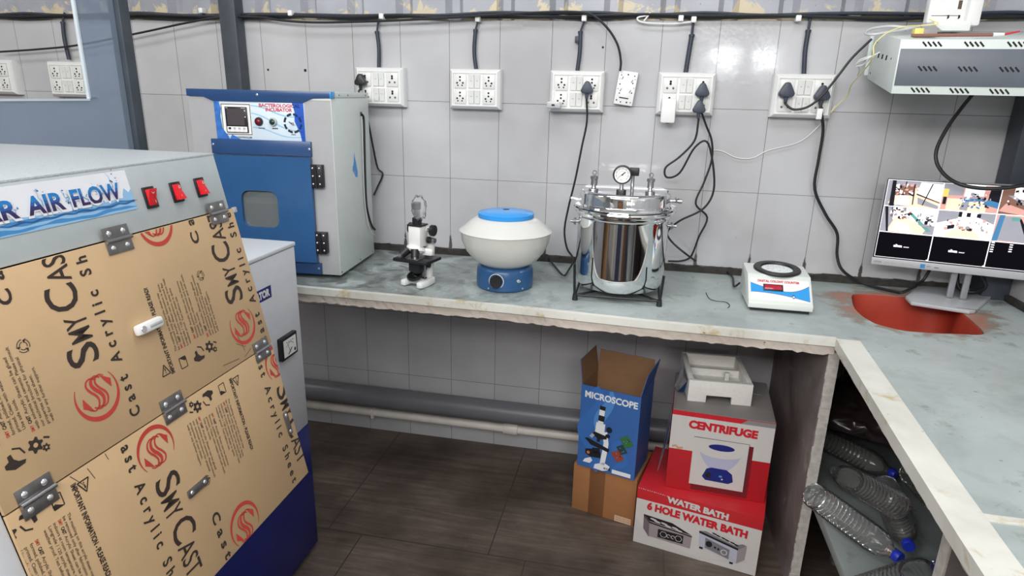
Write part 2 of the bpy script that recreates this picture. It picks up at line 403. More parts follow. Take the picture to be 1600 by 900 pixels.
# pixel of the 1600x900 photograph -> world point on the plane where the thing really is
RM = CROT.to_matrix()
def ray(x, y): return RM @ Vector(((x - 800) / FPX, -(y - 450) / FPX, -1.0))
def WY(x, y, c): d = ray(x, y); return CAM + d * ((c - CAM.y) / d.y)
def WZ(x, y, c): d = ray(x, y); return CAM + d * ((c - CAM.z) / d.z)
def WX(x, y, c): d = ray(x, y); return CAM + d * ((c - CAM.x) / d.x)

# ------------------------------------------------------------------ printed matter (flat prints on real faces)
TXT = {}
def text_mesh(txt, weight=0.0, space=1.0):
    k = (txt, weight, space)
    if k not in TXT:
        cu = bpy.data.curves.new('txt', 'FONT'); cu.body = txt; cu.size = 1.0; cu.offset = weight; cu.resolution_u = 3
        cu.space_character = space; cu.fill_mode = 'FRONT'
        o = bpy.data.objects.new('txt', cu); COL.objects.link(o)
        dg = bpy.context.evaluated_depsgraph_get()
        me = bpy.data.meshes.new_from_object(o.evaluated_get(dg))
        bpy.data.objects.remove(o); bpy.data.curves.remove(cu)
        vs = [tuple(v.co) for v in me.vertices]; fs = [tuple(p.vertices) for p in me.polygons]
        bpy.data.meshes.remove(me)
        TXT[k] = (vs, fs, min(v[0] for v in vs), max(v[0] for v in vs))
    return TXT[k]
_c = text_mesh('H'); CAPH = max(v[1] for v in _c[0])

class Print:
    """flat shapes on a face: origin o, axes u (reading) and v (up)"""
    def __init__(s, o, u, v, lift=0.00015):
        s.o = Vector(o); s.u = Vector(u).normalized(); s.v = Vector(v).normalized(); s.n = s.u.cross(s.v).normalized(); s.lift = lift
        s.mb = MB(); s.bm = s.mb.bm; s.k = 0
    def P(s, x, y, l=0): return s.o + s.u * x + s.v * y + s.n * (s.lift * (1 + l))
    def raw(s, vs, fs, m, l):
        i = s.mb.mi(m); V = [s.bm.verts.new(s.P(x, y, l)) for x, y in vs]
        for f in fs:
            try: nf = s.bm.faces.new([V[j] for j in f]); nf.material_index = i
            except ValueError: continue
            nf.normal_update()
            if nf.normal.dot(s.n) < 0: nf.normal_flip()
    def poly(s, pts, m, l=0):
        tr = tessellate_polygon([[Vector((x, y, 0)) for x, y in pts]])
        s.raw(pts, tr, m, l); return s
    def rect(s, x0, y0, x1, y1, m, l=0): return s.poly([(x0, y0), (x1, y0), (x1, y1), (x0, y1)], m, l)
    def ell(s, cx, cy, rx, ry, m, l=0, n=28, rot=0.0):
        c, q = math.cos(rot), math.sin(rot)
        return s.poly([(cx + rx * math.cos(2 * PI * k / n) * c - ry * math.sin(2 * PI * k / n) * q, cy + rx * math.cos(2 * PI * k / n) * q + ry * math.sin(2 * PI * k / n) * c) for k in range(n)], m, l)
    def line(s, pts, wd, m, l=0):
        wf = wd if callable(wd) else (lambda t: wd)
        L = []; R = []; n = len(pts)
        for k, (x, y) in enumerate(pts):
            a = pts[max(0, k - 1)]; b = pts[min(n - 1, k + 1)]; dx, dy = b[0] - a[0], b[1] - a[1]; q = math.hypot(dx, dy) or 1
            h = wf(k / (n - 1)) / 2; L.append((x - dy / q * h, y + dx / q * h)); R.append((x + dy / q * h, y - dx / q * h))
        s.raw(L + R, [(k, n + k, n + k + 1, k + 1) for k in range(n - 1)], m, l); return s
    def arc(s, cx, cy, r, a0, a1, wd, m, l=0, n=24):
        return s.line([(cx + r * math.cos(a0 + (a1 - a0) * k / n), cy + r * math.sin(a0 + (a1 - a0) * k / n)) for k in range(n + 1)], wd, m, l)
    def text(s, txt, p0, p1, h, m, l=1, weight=0.0, space=1.0, bands=None, skew=0.0):
        vs, fs, x0, x1 = text_mesh(txt, weight, space)
        dx, dy = p1[0] - p0[0], p1[1] - p0[1]; L = math.hypot(dx, dy); c, q = dx / L, dy / L
        sx = L / (x1 - x0); sy = h / CAPH
        def T(v): X = (v[0] - x0) * sx + v[1] * sy * skew; Y = v[1] * sy; return (p0[0] + X * c - Y * q, p0[1] + X * q + Y * c)
        if not bands: s.raw([T(v) for v in vs], fs, m, l); return s
        lo = 0.0
        for k, (top, mm) in enumerate(bands):
            t = bmesh.new(); V = [t.verts.new(v) for v in vs]
            for f in fs:
                try: t.faces.new([V[j] for j in f])
                except ValueError: pass
            for cut, sg in ((lo, -1), (top, 1)):
                bmesh.ops.bisect_plane(t, geom=list(t.verts) + list(t.edges) + list(t.faces), plane_co=(0, cut * CAPH, 0), plane_no=(0, sg, 0), clear_outer=True)
            t.verts.index_update()
            s.raw([T(v.co) for v in t.verts], [tuple(v.index for v in f.verts) for f in t.faces], mm, l); t.free(); lo = top
        return s
    def clip(s, x0, y0, x1, y1):
        for co, no in ((s.P(x0, 0), -s.u), (s.P(x1, 0), s.u), (s.P(0, y0), -s.v), (s.P(0, y1), s.v)):
            bmesh.ops.bisect_plane(s.bm, geom=list(s.bm.verts) + list(s.bm.edges) + list(s.bm.faces), plane_co=co, plane_no=no, clear_outer=True)
        return s
    def build(s, name, parent, world=True): return s.mb.build(name, parent, world=world, flat=True)

# ================================================================== ROOM
XL, XR, YF, ZC = -2.3, 2.86, -4.75, 3.2
struct(MB().box(XL - .1, XR + .1, YF - .1, .1, -.1, 0, FLOOR).build('floor'))
struct(MB().box(XL - .1, XR + .1, 0, .1, 0, 1.8, TILE).build('wall_back'))
struct(MB().box(XR, XR + .1, YF, 0, 0, 1.8, TILE_Y).box(XR, XR + .1, YF, 0, 1.8, ZC, PLASTER).build('wall_right'))
struct(MB().box(XL - .1, XL, YF, 0, 0, ZC, PLASTER).build('wall_left'))
struct(MB().box(XL, XR, YF - .1, YF, 0, ZC, PLASTER).build('wall_front'))
struct(MB().box(XL - .1, XR + .1, YF - .1, .1, ZC, ZC + .1, PLASTER).build('ceiling'))
# corrugated metal cladding above the tile
prof = []
k = XL
while k < XR:
    for dx, y in ((0, -.002), (.085, -.002), (.105, .026), (.135, .026), (.155, -.002)):
        if k + dx < XR: prof.append((k + dx, y))
    k += .2
prof += [(XR, -.002), (XR, .1), (XL, .1)]
struct(MB().prism(prof, 1.8, ZC, CORR).build('wall_back_cladding', flat=True))
# door, post and colour panels added out of view for the polished pot to mirror
struct(MB().box(.55, 1.35, YF, YF + .05, 0, 2.1, mat('brown_door_paint', (150, 96, 62), 0.4)).box(.47, .55, YF, YF + .07, 0, 2.18, STEEL_POST)
       .box(1.35, 1.43, YF, YF + .07, 0, 2.18, STEEL_POST).box(.47, 1.43, YF, YF + .07, 2.1, 2.18, STEEL_POST).build('door_1'))
struct(MB().box(-.9, -.82, YF, YF + .1, 0, ZC, STEEL_POST).build('trim_4'))
for k, (x0, x1, c) in enumerate(((.1, .62, (206, 204, 200)), (.62, .80, (250, 240, 218)), (.80, 1.08, (214, 216, 220)), (1.08, 1.55, (86, 90, 108)), (1.55, 1.78, (206, 208, 212)), (1.78, 2.0, (170, 112, 72)), (2.0, 2.4, (110, 112, 120)))):
    struct(MB().box(x0, x1 - .004, -3.0, -2.94, 0, 1.0, mat('reflection_card_%d' % k, c, .5)).build('trim_%d' % (7 + k)))
# dark steel posts
struct(MB().box(-.137, -.066, -.065, -.006, 0, ZC, STEEL_POST, .003).build('trim_1'))
struct(MB().box(-.112, -.070, -.662, -.620, 0, ZC, STEEL_POST, .003).build('trim_2'))
struct(MB().box(2.772, 2.859, -.095, -.004, .881, ZC, STEEL_POST, .004).build('trim_3'))
# glass partition, its bluish reflection put into the colour, with an open pass-through
MT = Matrix(((0, 0, 1, 0), (1, 0, 0, 0), (0, 1, 0, 0), (0, 0, 0, 1)))   # local xy -> world yz, extrude along x
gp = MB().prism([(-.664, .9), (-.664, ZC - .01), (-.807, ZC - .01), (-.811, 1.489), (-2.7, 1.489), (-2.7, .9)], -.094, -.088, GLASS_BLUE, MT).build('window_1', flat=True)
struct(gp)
MB().box(-.096, -.086, -2.7, -.811, 1.487, 1.493, mat('pale_glass_edge', (196, 206, 214), .3)).box(-.096, -.086, -.813, -.807, 1.493, ZC - .01, MATS['pale_glass_edge']).build('glass_edge', gp)
MB().box(-.098, -.08, -1.27, -1.12, 1.468, 1.486, BLUE).build('blue_rail', gp)
# blackened mortar line where wall and worktop meet
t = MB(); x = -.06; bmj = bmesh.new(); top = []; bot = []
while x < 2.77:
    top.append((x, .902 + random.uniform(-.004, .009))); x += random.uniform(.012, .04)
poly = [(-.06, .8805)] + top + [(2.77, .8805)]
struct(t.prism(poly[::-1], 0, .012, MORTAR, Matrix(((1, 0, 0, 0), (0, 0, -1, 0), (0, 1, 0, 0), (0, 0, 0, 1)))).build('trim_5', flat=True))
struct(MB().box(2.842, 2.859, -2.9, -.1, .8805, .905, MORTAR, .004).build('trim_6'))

# ================================================================== WORKTOP
ZT = .88
ct = thing('worktop', 'L-shaped pale grey-green stone worktop with chipped cement underside along the tiled wall', 'worktop', (1.4, -.3, ZT))
sv = [WZ(x, y, ZT) for x, y in ((1331, 462), (1331.5, 470), (1335, 481), (1345, 492), (1358, 500.5), (1372, 507), (1408, 516), (1450, 520), (1500, 522), (1532, 523), (1536, 518), (1521, 503), (1501, 486), (1490, 475), (1460, 467), (1412, 463), (1359, 459.5), (1337, 459.3))]
hole = [(p.x, p.y) for p in sv]
def smooth_loop(P, sub=4):
    out = []; n = len(P)
    for i in range(n):
        a, b, c, d = (Vector(P[(i + j) % n]) for j in (-1, 0, 1, 2))
        for k in range(sub):
            u = k / sub; q = .5 * ((2 * b) + (c - a) * u + (2 * a - 5 * b + 4 * c - d) * u * u + (3 * b - a - 3 * c + d) * u ** 3); out.append((q.x, q.y))
    return out
hole = smooth_loop(hole)
FE = [(-.06, -.583), (.45, -.607), (1.19, -.621), (1.6, -.648), (2.155, -.662)]     # front edge
LE = [(2.155, -.662), (2.122, -1.24), (2.106, -1.56), (2.06, -2.9)]               # return edge
outer = [(-.06, -.002)] + FE + LE[1:] + [(2.858, -2.9), (2.858, -.002)]
def plate_with_hole(outer, hole, z0, z1, m):
    mb = MB(); t = bmesh.new()
    tr = tessellate_polygon([[Vector((x, y, 0)) for x, y in outer], [Vector((x, y, 0)) for x, y in hole]])
    P = outer + hole
    a = [t.verts.new((x, y, z1)) for x, y in P]; b = [t.verts.new((x, y, z0)) for x, y in P]
    for f in tr: t.faces.new([a[i] for i in f]); t.faces.new([b[i] for i in f][::-1])
    no = len(outer)
    for lo, n in ((0, no), (no, len(hole))):
        for k in range(n):
            i, j = lo + k, lo + (k + 1) % n
            t.faces.new((a[i], a[j], b[j], b[i]))
    bmesh.ops.recalc_face_normals(t, faces=t.faces)
    return mb.take(t, m)
plate_with_hole(outer, hole, ZT - .02, ZT, COUNTER).build('stone_top', ct, world=True, flat=True)
def along(P, step):
    out = []
    for (x0, y0), (x1, y1) in zip(P, P[1:]):
        n = max(1, int(math.hypot(x1 - x0, y1 - y0) / step))
        out += [(x0 + (x1 - x0) * k / n, y0 + (y1 - y0) * k / n) for k in range(n)]
    return out + [P[-1]]
def ragged(P, ztop, zlow, jit, off, thick, m, step=.014):
    """a rough cement strip hanging under an edge"""
    Q = along(P, step); t = bmesh.new(); R = []
    for i, (x, y) in enumerate(Q):
        a = Q[max(0, i - 1)]; b = Q[min(len(Q) - 1, i + 1)]; d = Vector((b[0] - a[0], b[1] - a[1], 0)).normalized(); n = Vector((-d.y, d.x, 0))
        p = Vector((x, y, 0)) + n * off
        zl = zlow + random.uniform(-jit, jit)
        o = random.uniform(-.002, .002)
        R.append([t.verts.new(p + Vector((0, 0, ztop))), t.verts.new(p - n * o + Vector((0, 0, (ztop + zl) / 2))), t.verts.new(p + Vector((0, 0, zl))), t.verts.new(p + n * thick + Vector((0, 0, zl))), t.verts.new(p + n * thick + Vector((0, 0, ztop)))])
    for A, B in zip(R, R[1:]):
        for k in range(5): t.faces.new((A[k], B[k], B[(k + 1) % 5], A[(k + 1) % 5]))
    t.faces.new(R[0]); t.faces.new(R[-1][::-1])
    bmesh.ops.recalc_face_normals(t, faces=t.faces)
    return MB().take(t, m)
ragged(FE, ZT - .0195, .831, .003, .003, .1, CEMENT).build('cement_underside', ct, world=True, flat=True)
ragged(LE, ZT - .0195, .842, .002, .004, .1, CEMENT).build('cement_underside', ct, world=True, flat=True)
def edging(P, wd, z0, z1, m):
    Q = along(P, .05); L = []; R = []
    for i, (x, y) in enumerate(Q):
        a = Q[max(0, i - 1)]; b = Q[min(len(Q) - 1, i + 1)]; d = Vector((b[0] - a[0], b[1] - a[1])).normalized(); n = Vector((-d.y, d.x))
        L.append((x - n.x * .004, y - n.y * .004)); R.append((x + n.x * wd, y + n.y * wd))
    return MB().prism(L + R[::-1], z0, z1, m)
edging(FE, .016, ZT - .0205, ZT + .003, MARBLE).build('marble_edging', ct, world=True, flat=True)
edging(LE, .06, ZT - .026, ZT + .004, MARBLE).build('marble_edging', ct, world=True, flat=True)
MB().box(2.17, 2.857, -1.497, -1.478, ZT - .004, ZT + .0035, MARBLE, .001).build('joint_strip', ct, world=True, flat=True)

# sink basin set into the hole
sk = thing('sink_basin', 'red-orange oxide coated sink basin sunk into the worktop in front of the monitor', 'sink', (2.47, -.3, .645))
t = bmesh.new(); cx = sum(p[0] for p in hole) / len(hole); cy = sum(p[1] for p in hole) / len(hole); rings = []
for sc, z in ((1.05, .858), (.988, .858), (.988, .8785), (.975, .874), (.97, .80), (.95, .70), (.84, .65), (.3, .645)):
    rings.append([t.verts.new((cx + (x - cx) * sc, cy + (y - cy) * sc, z)) for x, y in hole])
for A, B in zip(rings, rings[1:]):
    for i in range(len(A)): t.faces.new((A[i], A[(i + 1) % len(A)], B[(i + 1) % len(A)], B[i]))
t.faces.new(rings[-1]); bmesh.ops.recalc_face_normals(t, faces=t.faces)
m = MB().take(t, SINK_RED); m.build('basin', sk, world=True)
MB().lathe([(0, 0), (.022, 0), (.024, .003), (.018, .004), (0, .002)], STEEL, Matrix.Translation((cx, cy, .6455))).build('drain', sk, world=True)

# supports and shelf under the worktop
def slab(name, label, x0, x1, y0, y1, z0, z1, front):
    o = thing(name, label, 'support slab', ((x0 + x1) / 2, (y0 + y1) / 2, z0))
    MB().box(x0, x1, y0, y1, z0, z1, SLAB).build('slab', o, world=True, flat=True)
    if front == '-y':
        t = MB(); z = z0
        while z < z1 - .012:
            h = random.uniform(.01, .03); z2 = min(z1, z + h)
            t.box(x0 + random.uniform(0, .004), x1 + .0015, y0 - random.uniform(.002, .0035), y0 + .001, z, z2, BARE); z = z2
        t.build('chipped_edge', o, world=True, flat=True)
    else:
        MB().box(x0 - .003, x0 + .001, y0 - .001, y1 + .001, z0, z1, BARE).build('chipped_edge', o, world=True, flat=True)
    return o
slab('support_slab', 'upright grey stone slab with chipped pale edge beside the red boxes', 2.142, 2.172, -.652, -.004, 0, .842, '-y')
slab('support_slab', 'upright grey stone slab standing on the bottle shelf at the right edge', 2.185, 2.855, -1.39, -1.36, .342, .84, '-x')
sh = thing('bottle_shelf', 'pale stone shelf under the right worktop holding empty bottles', 'shelf', (2.5, -1.1, .31))
MB().box(2.175, 2.857, -2.6, -.12, .312, .342, SHELF_STONE, .002).build('shelf_board', sh, world=True)
for y in (-.5, -1.6, -2.5): MB().box(2.32, 2.85, y, y + .03, 0, .312, SLAB).build('bracket', sh, world=True, flat=True)

# ================================================================== PIPES UNDER THE WORKTOP
def pipe(name, label, y, z, r, m, x0, x1, extra):
    o = thing(name, label, 'pipe', (x0, y, z))
    MB().cyl((x0, y, z), (x1, y, z), r, m, seg=28).build('pipe_run', o, world=True)
    extra(o)
    return o
pipe('drain_pipe', 'thick dark grey drain pipe running along the wall under the worktop', -.058, .2, .048, PVC_GREY, .04, 2.13,
     lambda o: [MB().box(x, x + .02, -.012, -.001, .175, .225, PVC_GREY).build('bracket', o, world=True) for x in (.6, 1.5)])
def wp(o):
    MB().lathe([(.0185, -.032), (.0265, -.032), (.028, -.028), (.028, .028), (.0265, .032), (.0185, .032)], PVC_WHITE, Matrix.Translation((1.085, -.03, .108)) @ Matrix.Rotation(PI / 2, 4, 'Y')).build('coupling', o, world=True)
    for x in (.425, 1.75): MB().box(x, x + .014, -.053, -.001, .082, .131, PVC_WHITE, .003).build('pipe_clip', o, world=True)
pipe('water_pipe', 'white plastic water pipe with a coupling along the wall near the floor', -.03, .106, .020, PVC_WHITE, .04, 2.13, wp)
pipe('water_pipe', 'thin off-white pipe directly under the thick grey drain pipe', -.016, .146, .009, PVC_WHITE, .04, 2.13,
     lambda o: [MB().box(x, x + .012, -.027, -.001, .136, .158, PVC_WHITE, .002).build('pipe_clip', o, world=True) for x in (.35, 1.0, 1.9)])

# ================================================================== SWITCHBOARDS
def hole_disc(mb, x, z, r, y, m, sx=1, sz=1):
    mb.lathe([(0, .0006), (r, .0006), (r, -.001)], m, Matrix.Translation((x, y, z)) @ Matrix.Rotation(PI / 2, 4, 'X') @ Matrix.Diagonal((sx, sz, 1, 1)), 14)
SB = {}
def board_parts():
    W, H, D = .202, .148, .046
    b = MB(); t = bmesh.new()
    o = [(-W / 2, -H / 2), (W / 2, -H / 2), (W / 2, H / 2), (-W / 2, H / 2)]
    def ring(i, y): return [t.verts.new((x * (1 - 2 * i / W), y, z * (1 - 2 * i / H))) for x, z in o]
    R = [ring(0, 0), ring(0, -.03), ring(.003, -.036), ring(.012, -D), ring(.016, -D), ring(.0175, -D + .004)]
    for A, B in zip(R, R[1:]):
        for k in range(4): t.faces.new((A[k], A[(k + 1) % 4], B[(k + 1) % 4], B[k]))
    t.faces.new(R[-1]); t.faces.new(R[0][::-1]); bmesh.ops.recalc_face_normals(t, faces=t.faces)
    SB['plate'] = b.take(t, WHITE_PLASTIC)
    s = MB(); s.box(-.024, .024, -.0045, 0, -.026, .026, IVORY_PLASTIC, .002)
    for x, z, r in ((0, .0155, .0038), (0, .0035, .0036), (-.0115, -.006, .0036), (.0115, -.006, .0036), (-.0085, -.015, .0028), (.0085, -.015, .0028)): hole_disc(s, x, z, r, -.0045, HOLE)
    SB['socket_a'] = s
    s = MB(); s.box(-.024, .024, -.0045, 0, -.026, .026, IVORY_PLASTIC, .002)
    for x, z, r in ((0, .013, .0042), (0, .005, .0044)): hole_disc(s, x, z, r, -.0045, HOLE)
    for sg in (-1, 1):
        hole_disc(s, sg * .0105, -.0095, .0042, -.0045, mat('socket_shutter', (120, 116, 116), .5))
        hole_disc(s, sg * .0115, -.0115, .002, -.0049, HOLE)
    SB['socket_b'] = s
    s = MB()
    t = bmesh.new(); pr = [(-.0245, 0), (-.0245, -.0045), (0, -.0055), (.0245, -.0085), (.0245, 0)]
    a = [t.verts.new((-.0108, y, z)) for z, y in pr]; c = [t.verts.new((.0108, y, z)) for z, y in pr]
    t.faces.new(a); t.faces.new(c[::-1])
    for k in range(5): t.faces.new((a[k], c[k], c[(k + 1) % 5], a[(k + 1) % 5]))
    bmesh.ops.recalc_face_normals(t, faces=t.faces); bmesh.ops.bevel(t, geom=list(t.edges), offset=.0008, segments=1, affect='EDGES')
    s.take(t, IVORY_PLASTIC); s.box(-.003, .003, -.0069, -.0055, .002, .003, mat('switch_mark', (120, 120, 122), .5))
    SB['switch'] = s
    out = {}
    for k, v in SB.items():
        o = v.build(k if k in ('plate', 'switch') else 'socket'); out[k] = o.data; bpy.data.objects.remove(o)
    return out
BD = board_parts()
def part_from(name, me, parent, loc):
    o = bpy.data.objects.new(name, me); COL.objects.link(o); o.parent = parent; o.location = loc; FRAME[o.name] = FRAME[parent.name]; return o
def switchboard(x0, x1, z0, z1, kind, label, kinds=None):
    cx, cz = (x0 + x1) / 2, (z0 + z1) / 2
    o = thing('switchboard', label, 'switchboard', (cx, 0, cz), 0, 'white switchboards along the tiled wall')
    part_from('plate', BD['plate'], o, (0, 0, 0))
    n = 0
    for dz in (.0285, -.0285):
        for dx in (-.0565, .0565):
            k = kinds[n] if kinds else kind; n += 1
            part_from('socket', BD['socket_' + k], o, (dx, -.042, dz))
        for dx in (-.0115, .0115): part_from('switch', BD['switch'], o, (dx, -.042, dz))
    return o
switchboard(.424, .622, 1.477, 1.623, 'b', 'white switchboard just above the blue-fronted incubator')
switchboard(.812, 1.012, 1.477, 1.622, 'a', 'white switchboard with nothing plugged in, above the microscope and centrifuge')
switchboard(1.204, 1.404, 1.477, 1.622, 'a', 'white switchboard above the steel pot with one dark plug on its right', 'aaab')
switchboard(1.597, 1.803, 1.477, 1.622, 'b', 'white switchboard holding a white charger and two triangular dark plugs')
switchboard(1.992, 2.204, 1.478, 1.624, 'b', 'white switchboard nearest the grey vented rack, with two dark plugs')
switchboard(-1.022, -.826, 1.474, 1.634, 'a', 'white switchboard seen left of the dark posts through the opening')
switchboard(-1.41, -1.214, 1.480, 1.635, 'a', 'white switchboard cut by the left picture edge')

# conduits dropping from the cable run to the boards
def drop(label, pts, r=.0075):
    o = thing('conduit', label, 'conduit', WY(pts[0][0], pts[0][1], -.016), 0, 'dark conduits above the switchboards')
    P = [WY(x, y, -.016) for x, y in pts]
    MB().tube(P[1:], r, CORD_GREY, 10).build('sleeve', o, world=True)
    MB().tube(P[:2] + [P[1] + Vector((0, 0, -.01))], r * .55, CORD_GREY, 8).build('bare_cable', o, world=True)
    b = MB().tube([P[1] + Vector((0, 0, .003)), P[1] + Vector((0, 0, -.006))], r * 1.2, CORD_GREY, 10, 2); b.build('tape_collar', o, world=True)
    return o
drop('dark conduit above the switchboard over the blue-fronted incubator', [(592, 27), (589, 50), (592, 75), (592, 106)])
drop('dark conduit above the empty switchboard', [(748, 29), (743, 47), (741, 80), (744, 109)])
dk = drop('dark conduit with a tab of tape above the steel pot switchboard', [(914, 30), (907, 50), (906, 80), (902, 112)])
MB().box(-.001, .014, -.005, .005, -.012, .012, CORD_GREY, .002, Matrix.Translation(WY(904, 62, -.016) - Vector((.012, 0, 0)))).build('tape_tab', dk, world=True)
drop('dark conduit leaning left above the charger switchboard', [(1084, 30), (1081, 55), (1076, 85), (1071, 116)], .0085)
drop('dark conduit above the switchboard nearest the vented rack', [(1267, 24), (1263, 48), (1258, 80), (1256, 117)], .008)
drop('dark conduit left of the posts behind the partition opening', [(101, 20), (98, 35), (101, 62), (108, 93)], .008)

# the black cable run with its white ties, and the thin sagging cable
cr = thing('cable_run', 'black cable bundle tied along the top of the tiled wall', 'cable bundle', (0, -.02, 1.81))
for j, (y, z, r, m) in enumerate(((-.012, 1.808, .007, RUBBER), (-.014, 1.82, .006, CORD_GREY), (-.024, 1.812, .005, RUBBER))):
    P = []; x = -2.25
    while x < 2.7: P.append((x, y, z + random.uniform(-.006, .006))); x += .19
    P.append((2.768, y, z))
    MB().tube(P, r, m, 8, 4).build('cable', cr, world=True)
for x, y in ((316, 16), (455, 20), (597, 25), (747, 29), (913, 28), (1064, 28), (1084, 30), (1247, 28)):
    p = WY(x, y, -.022)
    MB().box(p.x - .009, p.x + .009, -.036, -.003, p.z - .012, p.z + .008, WHITE_PLASTIC, .003).build('cable_tie', cr, world=True)
MB().tube([WY(x, y, -.024) for x, y in ((1082, 34), (1050, 37), (1005, 35), (996, 28), (1010, 24), (1016, 20), (1006, 33))], .003, WHITE_PLASTIC, 6).build('loose_tie', cr, world=True)
tc = MB().tube([WY(x, y, -.046) for x, y in ((0, 81), (60, 77), (125, 70), (225, 50), (290, 36), (345, 27), (405, 27), (440, 32), (490, 35), (560, 34), (640, 31), (740, 25), (850, 19), (905, 19), (928, 25), (950, 45), (965, 70), (970, 95), (969, 111))], .0042, RUBBER, 8).build('sagging_cable')
tag(tc, 'thin black cable sagging across the wall and ending at the hanging white plate', 'cable')

# white perforated backing plate hanging from that cable
pl = thing('backing_plate', 'white perforated plastic backing plate hanging crooked on the wall', 'plate', WY(978, 138, -.012))
FRAME[pl.name] = Matrix.Translation(WY(978, 138, -.012)) @ Matrix.Rotation(math.radians(7), 4, 'Y'); pl.rotation_euler = (0, math.radians(7), 0)
MB().box(-.035, .035, -.014, 0, -.06, .06, WHITE_PLASTIC, .003).build('shell', pl)
h = MB()
for x, z, r in ((0, .048, .003), (-.024, .044, .0022), (.024, .046, .0022), (-.024, .012, .0025), (.024, -.014, .0025), (-.02, -.02, .0025), (.022, .02, .0025), (-.026, -.045, .0025), (.012, -.049, .003), (-.01, -.05, .0025), (.026, -.048, .002), (-.028, .03, .0015), (.028, .034, .0015), (-.028, -.005, .0015), (.029, .004, .0015)): hole_disc(h, x, z, r, -.0143, HOLE)
for sx, sz in ((-.018, .034), (.018, .027), (-.017, -.008), (.017, -.01)):
    h.box(-.0022, .0022, -.0149, -.0142, -.006, .006, mat('plate_slot', (150, 150, 148), .6), 0, Matrix.Translation((sx, 0, sz)) @ Matrix.Rotation(.4, 4, 'Y'))
h.box(-.018, .016, -.0149, -.0142, -.037, -.033, HOLE).lathe([(.0, .0005), (.02, .0005), (.021, 0)], WHITE_PLASTIC, Matrix.Translation((0, -.0143, -.02)) @ Matrix.Rotation(PI / 2, 4, 'X'))
h.build('holes', pl)

for x, y, r, lab in ((419, 109, .0045, 'small dark screw hole in the tile, left of a pair above the bench incubator'), (477, 110, .006, 'larger dark screw hole in the tile, right of a pair above the bench incubator'), (942, 74, .004, 'dark chip hole in the tile right of the taped conduit')):
    p = WY(x, y, 0); o = thing('wall_hole', lab, 'hole', p); hb_ = MB(); hole_disc(hb_, 0, 0, r, 0, HOLE); hb_.build('hole_rim', o)
# plugs and chargers
def rtri(w, h, n=6):
    P = []
    for ang, R, (cx, cz) in ((PI / 2, w * .22, (0, h * .30)), (PI + .52, w * .22, (-w * .26, -h * .16)), (2 * PI - .52, w * .22, (w * .26, -h * .16))):
        for k in range(n + 1):
            a = ang - PI / 3 + 2 * PI / 3 * k / n; P.append((cx + R * math.cos(a), cz + R * math.sin(a)))
    return P
MX = Matrix(((1, 0, 0, 0), (0, 0, -1, 0), (0, 1, 0, 0), (0, 0, 0, 1)))           # local xy -> world xz, extrude towards -y
def plug(x, y, label, path, m=SLATE, s=1.0, deep=.03, py=-.048, r=.0038, group=None, off=-.062):
    c = WY(x, y, py)
    o = thing('power_plug', label, 'plug', c, 0, group)
    MB().prism([(a * s, b * s) for a, b in rtri(.046, .05)], 0, deep, m, MX, .004).build('plug_body', o)
    MB().cyl((0, -deep * .6, -.014 * s), (0, -deep * .6, -.037 * s), .0075 * s, m, .005).build('strain_relief', o)
    for kk in range(3): pass
    MB().tube([c + Vector((0, -deep * .6, -.034 * s))] + path, r, RUBBER, 8).build('cord', o, world=True)
    return o
plug(566, 126, 'black plug in the switchboard over the blue-fronted incubator',
     [WY(561, 145, -.07), WY(572, 175, -.065), WY(583, 230, -.03), WY(590, 262, -.012), WY(598, 272, -.012), WY(590, 292, -.02), WY(584, 305, -.03)], BLACK)
plug(918, 138, 'dark two-lobed plug in the switchboard above the steel pot, its cord falling to the worktop',
     [WY(917, 190, -.06), WY(909, 230, -.06), WY(899, 280, -.07), WY(888, 325, -.07), WY(882, 360, -.075), WY(886, 388, -.08), WY(896, 405, -.09), Vector((1.32, -.17, .892)), WZ(880, 430, .892), WZ(866, 415, .892), WZ(852, 397, .895)], SLATE, 1.0)
plug(1097, 142, 'upper triangular dark plug beside the white charger',
     [WY(1094, 168, -.07), WY(1103, 195, -.055), WY(1112, 220, -.045), WY(1112, 250, -.04), WY(1100, 285, -.04), WY(1087, 318, -.045), WY(1105, 340, -.045), WY(1092, 370, -.045), WY(1083, 394, -.04), WY(1076, 404, -.035), WY(1062, 408, -.035), WY(1044, 408, -.04)], SLATE, 1.1)
plug(1092, 168, 'lower triangular dark plug hanging below its twin, cord looping to the steel pot',
     [WY(1091, 190, -.095), WY(1085, 220, -.095), WY(1062, 245, -.085), WY(1040, 262, -.08), WY(1042, 277, -.08), WY(1062, 270, -.085), WY(1086, 230, -.11), WY(1107, 225, -.11), WY(1116, 290, -.10), WY(1100, 325, -.10), WY(1062, 345, -.09), WY(1043, 362, -.09), WY(1050, 378, -.09), WY(1076, 400, -.09), WZ(1095, 412, .893), WZ(1110, 418, .891), WZ(1130, 422, .891), WZ(1144, 432, .891), WZ(1147, 447, .891), WZ(1156, 442, .90)], SLATE, 1.0, .03, -.079)
plug(1228, 142, 'left triangular dark plug of the board nearest the vented rack, cord rising to the rack',
     [WY(1228, 163, -.075), WY(1240, 171, -.085), WY(1262, 167, -.09), WY(1284, 150, -.1), WY(1310, 118, -.1), WY(1332, 90, -.1), WY(1362, 61, -.1)], SLATE, 1.15, r=.004)
plug(1283, 147, 'right triangular dark plug of the board nearest the vented rack, cord falling towards the monitor',
     [WY(1283, 175, -.07), WY(1286, 205, -.055), WY(1279, 250, -.045), WY(1273, 295, -.04), WY(1290, 335, -.04), WY(1308, 365, -.04), WY(1308, 400, -.04), WY(1318, 424, -.05), WZ(1350, 443, .895), WZ(1395, 455, .894), WZ(1412, 456, .900), WY(1440, 440, -.09), WY(1456, 416, -.09)], SLATE, 1.15, r=.0055)
